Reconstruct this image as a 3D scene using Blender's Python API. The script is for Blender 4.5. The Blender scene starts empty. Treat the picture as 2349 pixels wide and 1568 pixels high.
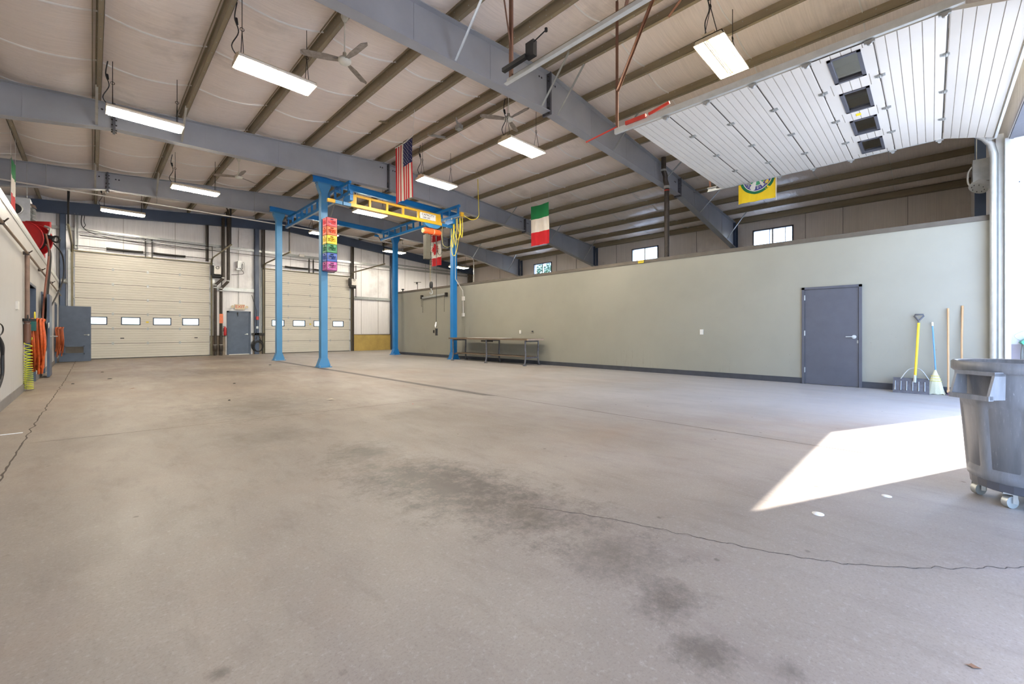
import bpy, math, random
from mathutils import Vector, Matrix, noise
random.seed(7)
C = bpy.context.scene.collection
S = bpy.context.scene
# ------------------------------------------------------------------ camera, world, sun, exposure
cd = bpy.data.cameras.new('camera'); cam = bpy.data.objects.new('camera', cd); C.objects.link(cam)
cam.location = (0, 0, 1.13); cam.rotation_euler = (math.pi/2, 0, math.radians(-45))
cd.sensor_width = 36; cd.lens = 963/2349*36; cd.shift_y = -23/2349; cd.clip_start = .05; cd.clip_end = 400
S.camera = cam
S.view_settings.view_transform = 'Standard'; S.view_settings.look = 'None'
S.view_settings.gamma = 1; S.view_settings.use_curve_mapping = False
S.view_settings.exposure = 0.26
w = bpy.data.worlds.new('sky'); S.world = w; w.use_nodes = True
nt = w.node_tree; bg = nt.nodes['Background']
sky = nt.nodes.new('ShaderNodeTexSky'); sky.sky_type = 'NISHITA'; sky.sun_disc = False
sky.sun_elevation = math.radians(39); sky.sun_rotation = math.radians(114); sky.dust_density = 1.0; sky.air_density = 1.0
mx = nt.nodes.new('ShaderNodeMix'); mx.data_type = 'RGBA'; mx.blend_type = 'MULTIPLY'; mx.inputs[0].default_value = 1
mx.inputs[7].default_value = (.88, .98, 1.16, 1); nt.links.new(sky.outputs[0], mx.inputs[6])      # camera white balance towards the lamps: daylight reads cool
nt.links.new(mx.outputs[2], bg.inputs[0]); bg.inputs[1].default_value = 1.5
sd = bpy.data.lights.new('sun', 'SUN'); sun = bpy.data.objects.new('sun', sd); C.objects.link(sun)
sd.energy = 16; sd.angle = math.radians(.5); sd.color = (1, .99, .97)
sun.location = (30, -14, 30)
sun.rotation_euler = Vector((-4.87, 2.19, -4.35)).to_track_quat('-Z', 'Y').to_euler()
TUBE_POWER = 215.0

# ------------------------------------------------------------------ materials
def lin(c):
    return tuple(((v/255)/12.92 if v/255 <= .04045 else ((v/255+.055)/1.055)**2.4) for v in c)
def nodes(name):
    m = bpy.data.materials.new(name); m.use_nodes = True
    t = m.node_tree; return m, t, t.nodes['Principled BSDF']
def mixc(t, a, b, fac, mode='MIX'):
    n = t.nodes.new('ShaderNodeMix'); n.data_type = 'RGBA'; n.blend_type = mode
    for k, v in ((6, a), (7, b), (0, fac)):
        if hasattr(v, 'links') or isinstance(v, bpy.types.NodeSocket): t.links.new(v, n.inputs[k])
        elif k == 0: n.inputs[0].default_value = v
        else: n.inputs[k].default_value = (*v[:3], 1)
    return n.outputs[2]
def coords(t, scale=(1, 1, 1), loc=(0, 0, 0), rot=(0, 0, 0)):
    c = t.nodes.new('ShaderNodeTexCoord'); mp = t.nodes.new('ShaderNodeMapping')
    mp.inputs['Scale'].default_value = scale; mp.inputs['Location'].default_value = loc; mp.inputs['Rotation'].default_value = rot
    t.links.new(c.outputs['Object'], mp.inputs[0]); return mp.outputs[0]
def ntex(t, co, scale, detail=4, rough=.6, dist=0):
    n = t.nodes.new('ShaderNodeTexNoise'); n.inputs['Scale'].default_value = scale
    n.inputs['Detail'].default_value = detail; n.inputs['Roughness'].default_value = rough; n.inputs['Distortion'].default_value = dist
    t.links.new(co, n.inputs['Vector']); return n.outputs[0]
def ramp(t, v, a, b, c0=0., c1=1.):
    n = t.nodes.new('ShaderNodeMapRange'); n.inputs[1].default_value = a; n.inputs[2].default_value = b
    n.inputs[3].default_value = c0; n.inputs[4].default_value = c1; t.links.new(v, n.inputs[0]); return n.outputs[0]
def math_(t, op, a, b=0.):
    n = t.nodes.new('ShaderNodeMath'); n.operation = op
    for k, v in ((0, a), (1, b)):
        if isinstance(v, bpy.types.NodeSocket): t.links.new(v, n.inputs[k])
        else: n.inputs[k].default_value = v
    return n.outputs[0]
def bump(t, b, h, strength, dist=.01):
    n = t.nodes.new('ShaderNodeBump'); n.inputs['Strength'].default_value = strength; n.inputs['Distance'].default_value = dist
    t.links.new(h, n.inputs['Height']); t.links.new(n.outputs[0], b.inputs['Normal'])
def mat(name, rgb, rough=.5, metal=0., var=.12, scale=6, bmp=.0, spec=.5, stretch=(1, 1, 1), wear=None, wearamt=.6):
    m, t, b = nodes(name); c = lin(rgb); co = coords(t, stretch)
    n = ntex(t, co, scale)
    dark = tuple(v*(1-var) for v in c); lite = tuple(min(1, v*(1+var)) for v in c)
    col = mixc(t, dark, lite, ramp(t, n, .3, .7))
    if wear:
        n2 = ntex(t, co, scale*4, 6, .75); col = mixc(t, col, lin(wear), ramp(t, n2, wearamt, wearamt+.08))
    t.links.new(col, b.inputs['Base Color'])
    b.inputs['Roughness'].default_value = rough; b.inputs['Metallic'].default_value = metal
    b.inputs['Specular IOR Level'].default_value = spec
    if bmp: bump(t, b, ntex(t, co, scale*8, 3), bmp, .004)
    return m
def emit(name, rgb, strength):
    m, t, b = nodes(name); b.inputs['Base Color'].default_value = (.8, .8, .8, 1)
    b.inputs['Emission Color'].default_value = (*lin(rgb), 1); b.inputs['Emission Strength'].default_value = strength
    return m
def glass(name, tint=(235, 240, 245), rough=.0, refl=.08):
    m = bpy.data.materials.new(name); m.use_nodes = True; t = m.node_tree
    t.nodes.remove(t.nodes['Principled BSDF']); out = t.nodes['Material Output']
    tr = t.nodes.new('ShaderNodeBsdfTransparent'); tr.inputs[0].default_value = (*lin(tint), 1)
    gl = t.nodes.new('ShaderNodeBsdfGlossy'); gl.inputs['Roughness'].default_value = .05
    mx = t.nodes.new('ShaderNodeMixShader'); mx.inputs[0].default_value = refl
    t.links.new(tr.outputs[0], mx.inputs[1]); t.links.new(gl.outputs[0], mx.inputs[2]); t.links.new(mx.outputs[0], out.inputs[0])
    return m

def concrete():
    m, t, b = nodes('polished_concrete'); co = coords(t)
    stre = coords(t, (1.0, .35, 1), rot=(0, 0, math.radians(45)))
    n1 = ntex(t, co, .35, 5, .6); n2 = ntex(t, stre, 1.6, 8, .68, .3); n3 = ntex(t, co, 14, 6, .7); n4 = ntex(t, co, 90, 3, .7)
    col = mixc(t, lin((132, 119, 107)), lin((157, 144, 130)), ramp(t, n1, .35, .65))
    col = mixc(t, col, lin((140, 126, 116)), ramp(t, n2, .48, .75, 0, .65))
    col = mixc(t, col, lin((194, 188, 182)), ramp(t, n3, .6, .85, 0, .28))
    col = mixc(t, col, lin((104, 92, 82)), ramp(t, n4, .5, .8, 0, .6))
    n5 = ntex(t, co, 38, 6, .8); col = mixc(t, col, lin((186, 176, 164)), ramp(t, n5, .54, .74, 0, .5))
    n6 = ntex(t, stre, 5.5, 7, .75, .2); col = mixc(t, col, lin((112, 98, 88)), ramp(t, n6, .52, .74, 0, .55))
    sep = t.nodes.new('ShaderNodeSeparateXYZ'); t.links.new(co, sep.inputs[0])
    col = mixc(t, col, lin((176, 175, 174)), ramp(t, math_(t, 'ADD', sep.outputs[0], ramp(t, n1, .2, .8, -1.5, 1.5)), 3.0, 7.5, 0, .55))   # doorway skylight painted into the slab: paler and greyer to the right
    # dark oily stains: (x, y, rx, ry, rot, strength)
    blobs = [(1.85, 2.55, .42, 1.25, 8, .8), (1.8, 3.75, .3, .45, 0, .6), (1.9, 1.75, .22, .3, 0, .75), (1.72, .78, .16, .14, 0, .65),
             (1.52, .57, .12, .1, 20, .6), (1.85, 1.12, .25, .22, 0, .5), (1.83, 7.3, .9, 1.2, 0, .45), (2.4, 14.5, 1.8, 1.6, 0, .4),
             (1.3, .3, .1, .12, 0, .5), (1.65, .33, .06, .05, 0, .5), (.3, 1.67, .03, .035, 30, .6), (1.35, 5.1, .5, .5, 0, .3), (3.2, 5.2, .9, .25, 10, .22), (3.7, 21.5, 1.3, 1.2, 0, .4)]
    warp = ntex(t, co, 5.0, 7, .8); gr = ntex(t, co, 30, 5, .8)
    tot = None
    for (x, y, rx, ry, a, s) in blobs:
        mp = t.nodes.new('ShaderNodeMapping'); mp.vector_type = 'TEXTURE'
        mp.inputs['Location'].default_value = (x, y, 0); mp.inputs['Rotation'].default_value = (0, 0, math.radians(a)); mp.inputs['Scale'].default_value = (rx, ry, 1)
        t.links.new(co, mp.inputs[0]); ln = t.nodes.new('ShaderNodeVectorMath'); ln.operation = 'LENGTH'; t.links.new(mp.outputs[0], ln.inputs[0])
        d = math_(t, 'ADD', ln.outputs['Value'], ramp(t, warp, .2, .8, -1.0, 1.0)); d = math_(t, 'ADD', d, ramp(t, gr, .2, .8, -.45, .45))
        f = ramp(t, d, 1.25, .1, 0, s); tot = f if tot is None else math_(t, 'MAXIMUM', tot, f)
    col = mixc(t, col, lin((80, 70, 61)), math_(t, 'MINIMUM', math_(t, 'MULTIPLY', tot, 1.2), .85))
    vo = t.nodes.new('ShaderNodeTexVoronoi'); vo.inputs['Scale'].default_value = 4.5; t.links.new(co, vo.inputs['Vector'])
    sx = t.nodes.new('ShaderNodeSeparateColor'); t.links.new(vo.outputs['Color'], sx.inputs[0])
    dd = math_(t, 'ADD', vo.outputs['Distance'], ramp(t, n3, .2, .8, -.05, .05))
    spk = math_(t, 'MULTIPLY', ramp(t, dd, .085, .05, 0, .75), ramp(t, sx.outputs[0], .55, .8)); col = mixc(t, col, lin((92, 80, 70)), spk)
    col = mixc(t, col, lin((150, 126, 106)), ramp(t, ntex(t, co, .28, 6, .7, .5), .5, .68, 0, .45))
    t.links.new(col, b.inputs['Base Color'])
    r = ramp(t, n2, .3, .7, .42, .66); t.links.new(r, b.inputs['Roughness'])
    b.inputs['Specular IOR Level'].default_value = .45
    bump(t, b, n3, .08, .003)
    return m
def vinyl(name, rgb, along, dirt=(110, 95, 85)):
    # reinforced vinyl-faced insulation: fine streaks, soft wrinkles, soot
    m, t, b = nodes(name); sc = {'x': (.5, 22, 1), 'z': (22, 22, .35)}[along]
    co = coords(t); st = coords(t, sc); wr = coords(t, {'x': (.8, 4, 1), 'z': (3.5, 3.5, .5)}[along])
    col = mixc(t, lin(rgb), tuple(v*.9 for v in lin(rgb)), ramp(t, ntex(t, st, 2.2, 3), .35, .65))
    col = mixc(t, col, lin(dirt), ramp(t, ntex(t, co, .5, 6, .62), .58, .82, 0, .55))
    t.links.new(col, b.inputs['Base Color']); b.inputs['Roughness'].default_value = .32; b.inputs['Specular IOR Level'].default_value = .6
    h = math_(t, 'ADD', ntex(t, wr, 1.6, 5, .6, .6), math_(t, 'MULTIPLY', ntex(t, st, 2.2, 2), .12))
    bump(t, b, h, .55, .05)
    return m
def painted_wall(name, rgb, low):
    m, t, b = nodes(name); co = coords(t)
    col = mixc(t, lin(rgb), tuple(v*.93 for v in lin(rgb)), ramp(t, ntex(t, co, .8, 4), .4, .65))
    st = coords(t, (7, 7, .55)); sep = t.nodes.new('ShaderNodeSeparateXYZ'); t.links.new(co, sep.inputs[0])
    dirtmask = math_(t, 'MULTIPLY', ramp(t, ntex(t, st, 3, 7, .75), .56, .7), ramp(t, sep.outputs[2], 1.5, .2))
    dirtmask = math_(t, 'MULTIPLY', dirtmask, ramp(t, ntex(t, co, .45, 2), .45, .6))
    col = mixc(t, col, lin(low), math_(t, 'MULTIPLY', dirtmask, .75))
    sp = ramp(t, ntex(t, co, 26, 2, .5), .74, .78, 0, .6); col = mixc(t, col, lin(low), math_(t, 'MULTIPLY', sp, ramp(t, sep.outputs[2], 2.0, .6)))
    t.links.new(col, b.inputs['Base Color']); b.inputs['Roughness'].default_value = .42
    bump(t, b, ntex(t, co, 60, 2), .05, .002)
    return m

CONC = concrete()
APRON = mat('apron_concrete', (200, 200, 198), .8, var=.08)
CEILV = vinyl('ceiling_vinyl', (252, 240, 232), 'x')
SEAMV = mat('seam_vinyl', (252, 248, 244), .35, var=.04)
WALLV = vinyl('wall_vinyl', (246, 243, 243), 'z', (120, 105, 95))
WALLR = vinyl('side_wall_vinyl', (236, 226, 218), 'z', (120, 105, 95))
SEAMD = mat('seam_tape', (150, 140, 132), .4)
PURL = mat('purlin_steel', (146, 134, 110), .45, .0, var=.15, scale=2, stretch=(4, .4, 4))
GREY = mat('rafter_paint', (158, 161, 168), .42, var=.08, scale=1.2, bmp=.02)
DKBL = mat('column_paint', (66, 80, 104), .42, var=.1, scale=1.5)
DOORB = mat('blue_door_paint', (74, 85, 104), .38, var=.12, scale=5, wear=(110, 122, 140), wearamt=.72)
DOORG = mat('grey_door_paint', (88, 89, 97), .38, var=.08, scale=4, wear=(160, 165, 175), wearamt=.76)
TRIM = mat('dark_trim_paint', (84, 85, 92), .45, var=.12)
TRIMB = mat('brown_trim_paint', (92, 84, 74), .5, var=.12)
BASEB = mat('baseboard_vinyl', (64, 66, 72), .5, var=.15, wear=(130, 130, 130), wearamt=.74)
WALLP = painted_wall('partition_paint', (154, 151, 138), (110, 98, 84))
WALLL = painted_wall('left_partition_paint', (194, 190, 186), (128, 112, 98))
WHITEP = mat('white_siding', (206, 208, 212), .5, var=.03)
LILAC = mat('lilac_block', (150, 146, 158), .6, var=.06)
CREAM = mat('door_section_skin', (208, 202, 190), .4, var=.05, scale=1.5, stretch=(.5, 1, 4))
WHITED = mat('white_section_skin', (210, 206, 198), .38, var=.04, scale=1.2, wear=(190, 180, 168), wearamt=.7)
JOINT = mat('joint_rubber', (70, 64, 56), .6)
STEEL = mat('galvanised_steel', (178, 180, 178), .35, .6, var=.12, scale=8)
GALV = mat('pale_track_steel', (205, 207, 205), .38, .35, var=.08, scale=8)
OLIVE = mat('dull_track_steel', (120, 112, 88), .45, .3, var=.15)
RUST = mat('rust_primer_angle', (120, 84, 66), .55, .1, var=.2)
DARKM = mat('dark_metal', (52, 48, 44), .45, .5, var=.2)
BLACK = mat('black_rubber', (34, 34, 36), .5, var=.2)
BRNPIPE = mat('brown_pipe', (62, 54, 48), .5, .2, var=.3, scale=10)
BLUE = mat('crane_blue_paint', (26, 118, 186), .35, var=.1, scale=2)
BLUEP = mat('post_blue_paint', (62, 130, 178), .38, var=.08, scale=1)
YEL = mat('crane_yellow_paint', (232, 182, 52), .38, var=.07)
YELH = mat('yellow_hose', (226, 206, 60), .45, var=.08)
ORH = mat('orange_hose', (206, 92, 40), .42, var=.25, scale=12)
ORG = mat('hoist_orange', (240, 98, 44), .35, var=.06)
REDP = mat('reel_red_paint', (176, 28, 34), .35, var=.12)
WOOD = mat('bench_wood', (104, 88, 72), .6, var=.3, scale=5, stretch=(6, .6, 6))
IRON = mat('cast_iron', (98, 96, 100), .5, .3, var=.25, scale=14, bmp=.1)
HANDW = mat('ash_handle', (196, 158, 116), .5, var=.12, scale=8, stretch=(4, 4, .4))
PLAST = mat('white_plastic', (226, 222, 214), .4, var=.04)
FANW = mat('fan_enamel', (222, 218, 204), .35, var=.08)
FANB = mat('dusty_blade', (142, 132, 122), .5, var=.35, scale=12)
REFL = mat('fixture_reflector', (240, 236, 224), .3, var=.02)
FIXB = mat('fixture_body', (206, 190, 160), .4, var=.06)
TUBE = emit('lit_tube', (255, 246, 228), TUBE_POWER)
TUBEOFF = mat('unlit_tube', (214, 190, 180), .3, var=.03)
PANE = glass('window_pane'); PANED = glass('door_lite', (170, 174, 176), refl=.4)
CONCB = mat('ochre_kerb_paint', (186, 160, 92), .5, var=.14, scale=2)
CONCK = mat('brown_kerb_paint', (138, 124, 108), .6, var=.12)
PAPER = mat('paper', (236, 234, 228), .6, var=.03)
REDL = mat('red_print', (200, 54, 40), .5, var=.03)
BLKL = mat('black_print', (48, 46, 60), .5, var=.03)
YST = mat('yellow_sticker', (236, 206, 40), .5, var=.04)
GREEN = mat('green_plastic', (60, 150, 120), .45, var=.08)

# ------------------------------------------------------------------ mesh builder
class MB:
    def __init__(s): s.v = []; s.f = []; s.sm = []; s.mi = []; s.cur = 0
    def add(s, vs, fs, smooth=False):
        o = len(s.v); s.v += [tuple(v) for v in vs]
        for f in fs: s.f.append(tuple(i+o for i in f)); s.sm.append(smooth); s.mi.append(s.cur)
        return s
    def box(s, x0, y0, z0, x1, y1, z1):
        x0, x1 = min(x0, x1), max(x0, x1); y0, y1 = min(y0, y1), max(y0, y1); z0, z1 = min(z0, z1), max(z0, z1)
        v = [(x0, y0, z0), (x1, y0, z0), (x1, y1, z0), (x0, y1, z0), (x0, y0, z1), (x1, y0, z1), (x1, y1, z1), (x0, y1, z1)]
        return s.add(v, [(0, 3, 2, 1), (4, 5, 6, 7), (0, 1, 5, 4), (1, 2, 6, 5), (2, 3, 7, 6), (3, 0, 4, 7)])
    def bar(s, p, q, w, h=None, up=(0, 0, 1)):       # rectangular bar from p to q
        h = h or w; p, q = Vector(p), Vector(q); d = (q-p).normalized(); u = Vector(up)
        if abs(d.dot(u)) > .99: u = Vector((1, 0, 0))
        a = d.cross(u).normalized()*w/2; b = a.cross(d).normalized()*h/2
        v = [p-a-b, p+a-b, p+a+b, p-a+b, q-a-b, q+a-b, q+a+b, q-a+b]
        return s.add(v, [(0, 3, 2, 1), (4, 5, 6, 7), (0, 1, 5, 4), (1, 2, 6, 5), (2, 3, 7, 6), (3, 0, 4, 7)])
    def tube(s, pts, r, n=8, cap=True):
        pts = [Vector(p) for p in pts]; N = len(pts); rings = []; prev = None
        for i, p in enumerate(pts):
            d = (pts[min(i+1, N-1)]-pts[max(i-1, 0)]).normalized()
            if prev is None:
                u = Vector((0, 0, 1)) if abs(d.z) < .9 else Vector((1, 0, 0)); a = d.cross(u).normalized()
            else: a = (prev-d*prev.dot(d)).normalized()
            prev = a; b = d.cross(a); rr = r[i] if isinstance(r, (list, tuple)) else r
            rings.append([p+(a*math.cos(k*2*math.pi/n)+b*math.sin(k*2*math.pi/n))*rr for k in range(n)])
        vs = [v for R in rings for v in R]; fs = []
        for i in range(N-1):
            for k in range(n): fs.append((i*n+k, i*n+(k+1) % n, (i+1)*n+(k+1) % n, (i+1)*n+k))
        s.add(vs, fs, True)
        if cap: s.add(rings[0], [tuple(range(n))[::-1]]); s.add(rings[-1], [tuple(range(n))])
        return s
    def cyl(s, p, q, r, n=12, r2=None): return s.tube([p, q], [r, r if r2 is None else r2], n)
    def lathe(s, prof, c=(0, 0, 0), n=24, smooth=True):   # prof: (r, z)
        c = Vector(c); vs = []; fs = []
        for (r, z) in prof:
            for k in range(n): a = k*2*math.pi/n; vs.append(c+Vector((r*math.cos(a), r*math.sin(a), z)))
        for i in range(len(prof)-1):
            for k in range(n): fs.append((i*n+k, i*n+(k+1) % n, (i+1)*n+(k+1) % n, (i+1)*n+k))
        return s.add(vs, fs, smooth)
    def prism(s, poly, axis, a, b):      # poly in the other two axes (cyclic order), extruded along axis from a to b
        def P(u, v, t):
            return {'x': (t, u, v), 'y': (u, t, v), 'z': (u, v, t)}[axis]
        n = len(poly); vs = [P(u, v, a) for u, v in poly]+[P(u, v, b) for u, v in poly]
        fs = [tuple(range(n)), tuple(range(2*n-1, n-1, -1))]+[(i, i+n, (i+1) % n+n, (i+1) % n) for i in range(n)]
        return s.add(vs, fs)
    def strip(s, prof, axis, a, b, closed=False, smooth=False):   # open profile extruded (single sheet)
        def P(u, v, t): return {'x': (t, u, v), 'y': (u, t, v)}[axis]
        n = len(prof); vs = [P(u, v, a) for u, v in prof]+[P(u, v, b) for u, v in prof]
        return s.add(vs, [(i, i+1, i+1+n, i+n) for i in range(n-1)], smooth)
    def torus(s, c, R, r, ax='y', n=20, m=6, sx=1, sz=1):
        pts = []
        for i in range(n+1):
            a = 2*math.pi*i/n; u, v = R*sx*math.cos(a), R*sz*math.sin(a)
            pts.append(Vector(c)+Vector({'y': (u, 0, v), 'x': (0, u, v), 'z': (u, v, 0)}[ax]))
        return s.tube(pts, r, m, False)
    def xf(s, M):
        s.v = [tuple(M @ Vector(v)) for v in s.v]; return s
    def build(s, name, m, parent=None, **props):
        me = bpy.data.meshes.new(name)
        off = Vector((0, 0, 0)); p = parent
        while p is not None: off += p.location; p = p.parent
        me.from_pydata([tuple(Vector(v)-off) for v in s.v], [], s.f)
        for mm in (m if isinstance(m, (list, tuple)) else [m]): me.materials.append(mm)
        me.polygons.foreach_set('use_smooth', s.sm); me.polygons.foreach_set('material_index', s.mi)
        me.update()
        import bmesh
        bm = bmesh.new(); bm.from_mesh(me); bmesh.ops.recalc_face_normals(bm, faces=bm.faces); bm.to_mesh(me); bm.free()
        o = bpy.data.objects.new(name, me); C.objects.link(o)
        if parent is not None: o.parent = parent
        for k, v in props.items(): o[k] = v
        return o
def thing(name, label=None, cat=None, loc=(0, 0, 0), group=None, kind=None):
    o = bpy.data.objects.new(name, None); C.objects.link(o); o.location = loc; o.empty_display_size = .1
    if label: o['label'] = label
    if cat: o['category'] = cat
    if group: o['group'] = group
    if kind: o['kind'] = kind
    return o
def struct(name, mb, m, label=None):
    o = mb.build(name, m); o['kind'] = 'structure'
    if label: o['label'] = label
    return o
def dup(root, loc=None, rot=None, label=None, group=None):
    r = root.copy(); C.objects.link(r)
    if loc is not None: r.location = loc
    if rot is not None: r.rotation_euler = rot
    if label: r['label'] = label
    if group: r['group'] = group
    for ch in root.children:
        c = ch.copy(); C.objects.link(c); c.parent = r
        for g in ch.children:
            d = g.copy(); C.objects.link(d); d.parent = c
    return r
def catmull(pts, k=6):
    P = [Vector(p) for p in pts]; P = [P[0]]+P+[P[-1]]; out = []
    for i in range(1, len(P)-2):
        for j in range(k):
            t = j/k; a, b, c, d = P[i-1:i+3]
            out.append(.5*((2*b)+(c-a)*t+(2*a-5*b+4*c-d)*t*t+(3*b-a-3*c+d)*t**3))
    out.append(P[-2]); return out

RX, RZ, SL = 7.33, 7.0, .0833
def roof(x): return RZ-SL*abs(x-RX)
XL, XR, YF, YB = -5.6, 20.3, -.9, 24.6
PX = [-5.5, -4.4, -2.97, -1.45, .07, 1.6, 3.13, 4.66, 5.9, 7.05, 7.6, 8.76, 9.98, 11.45, 12.97, 14.5, 16.02, 17.54, 18.95, 20.2]

# ------------------------------------------------------------------ floor
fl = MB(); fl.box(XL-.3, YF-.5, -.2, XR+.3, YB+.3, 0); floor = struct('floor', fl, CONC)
DJ = mat('joint_dirt', (78, 66, 56), .8, var=.25, scale=30)
PATCH = mat('strip_patch_grey', (96, 90, 86), .6, var=.16, scale=12)
def crack(pts, wdt, jit, name='floor_crack', m=DJ, n=26):
    b = MB(); P = []
    for i in range(len(pts)-1):
        for k in range(n):
            t = k/n; p = Vector(pts[i]).lerp(Vector(pts[i+1]), t); s_ = k+i*n
            P.append(p+Vector((noise.noise((s_*.31, i, 1))*jit, noise.noise((s_*.31, i, 7))*jit)))
    P.append(Vector(pts[-1])); vs = []
    for i, p in enumerate(P):
        d = (P[min(i+1, len(P)-1)]-P[max(i-1, 0)]).normalized(); nn = Vector((-d.y, d.x))*wdt*(.5+.5*abs(noise.noise((i*.7, 3, wdt))*2))
        vs += [(p.x+nn.x, p.y+nn.y, .0012), (p.x-nn.x, p.y-nn.y, .0012)]
    b.add(vs, [(2*i, 2*i+1, 2*i+3, 2*i+2) for i in range(len(P)-1)]); return b.build(name, m, floor)
crack([(-.53, -.8), (-.5, 4.0), (-.5, 8), (-.45, 14), (-.45, 24.4)], .009, .035, n=60)
crack([(-.45, 6.48), (4.1, 5.9)], .007, .006, 'saw_joint', n=10)
crack([(5.05, 5.7), (5.09, .4)], .009, .004, 'saw_joint', n=10)
crack([tuple(p)[:2] for p in catmull([(2.0, 1.85, 0), (2.2, 1.42, 0), (2.33, 1.0, 0), (2.46, .6, 0), (2.6, .3, 0), (2.85, -.01, 0), (3.19, -.33, 0), (3.5, -.6, 0)], 4)], .0032, .022, n=6)
b = MB(); b.add([(4.92, 5.65, .002), (5.07, 5.4, .002), (5.15, 18.0, .002), (4.97, 18.0, .002)], [(0, 1, 2, 3)]); b.build('strip_patch', PATCH, floor)
ap = MB(); ap.box(-40, -60, -.25, 120, YF-.5, -.02); ap.box(XR+.3, YF-.5, -.25, 120, 100, -.02); ap.box(-40, YB+.35, -.25, XR+.3, 100, -.02)
struct('floor_outside', ap, APRON)

# ------------------------------------------------------------------ ceiling: insulation blankets between purlins
ceil = thing('ceiling', 'low gable roof lined with dusty pinkish vinyl insulation between steel purlins', kind='structure')
seams = [-.9]+[.9+1.83*k for k in range(13)]+[24.6]
def cz(x):      # underside of the blanket: draped over the purlins, sagging between
    for a, c in zip(PX[:-1], PX[1:]):
        if a <= x <= c:
            t = (x-a)/(c-a); base = (1-t)*roof(a)+t*roof(c)+.215
            return base-.13*(1-(2*t-1)**2)*min(1, (c-a)/1.5)
    return roof(x)+.215
xs = []
for a, c in zip(PX[:-1], PX[1:]): xs += [a+(c-a)*k/8 for k in range(8)]
xs = [XL]+xs+[PX[-1], XR]
for k, (y0, y1) in enumerate(zip(seams[:-1], seams[1:])):
    b = MB(); b.strip([(x, cz(x)) for x in xs], 'y', y0, y1, smooth=True); b.build('insulation_panel', CEILV, ceil)
    if k:
        b = MB(); n = len(xs); vs = []
        for x in xs: z = cz(x); vs += [(x, y0-.016, z+.01), (x, y0, z-.03), (x, y0+.016, z+.01)]
        b.add(vs, [(3*i+j, 3*i+j+1, 3*i+j+4, 3*i+j+3) for i in range(n-1) for j in (0, 1)], True); b.build('insulation_seam', SEAMV, ceil)
b = MB(); b.add([(XL-.3, YF-.5, roof(XL)+.3), (RX, YF-.5, RZ+.3), (RX, YB+.3, RZ+.3), (XL-.3, YB+.3, roof(XL)+.3)], [(0, 1, 2, 3)])
b.add([(XR+.3, YF-.5, roof(XR)+.3), (RX, YF-.5, RZ+.3), (RX, YB+.3, RZ+.3), (XR+.3, YB+.3, roof(XR)+.3)], [(3, 2, 1, 0)]); b.build('roof_sheet', STEEL, ceil)
for i, x in enumerate(PX):
    z = roof(x); b = MB(); s_ = 1 if x > RX else -1     # Z section: web, bottom flange toward the eave with lip, top flange
    y0, y1 = YF, YB; t = .006
    b.box(x-t/2, y0, z, x+t/2, y1, z+.21)
    b.box(x, y0, z, x-s_*.075, y1, z+t); b.box(x-s_*.075, y0, z, x-s_*(.075-t), y1, z+.02)
    b.box(x, y0, z+.205, x+s_*.07, y1, z+.211)
    b.box(x+s_*.064, y0, z+.16, x+s_*.075, y1, z+.205)
    p = b.build('purlin', PURL, ceil)
    if -2 < x < 20:
        b = MB()
        for k in range(60):
            yy = .2+k*.41+(i % 3)*.1
            if yy > 24.3: break
            cx, cz_, r = x-s_*.035, z-.001, .011
            b.add([(cx-r, yy, cz_), (cx, yy-r, cz_), (cx+r, yy, cz_), (cx, yy+r, cz_), (cx, yy, cz_-.012)], [(0, 1, 4), (1, 2, 4), (2, 3, 4), (3, 0, 4)])
            for zz in (z+.06, z+.16):
                b.add([(x-.004, yy+.1-r, zz), (x-.004, yy+.1, zz-r), (x-.004, yy+.1+r, zz), (x-.004, yy+.1, zz+r), (x-.013, yy+.1, zz)], [(0, 1, 4), (1, 2, 4), (2, 3, 4), (3, 0, 4)])
        b.build('purlin_screws', STEEL, p, kind='stuff')
b = MB(); b.bar((4.66, 10.9, 6.97), (5.9, 10.9, 7.05), .1, .05); b.build('purlin_brace', PURL, ceil)
b = MB(); b.bar((7.05, 10.6, 7.0), (7.6, 10.4, 7.0), .08, .05); b.build('purlin_brace', STEEL, ceil)

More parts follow.
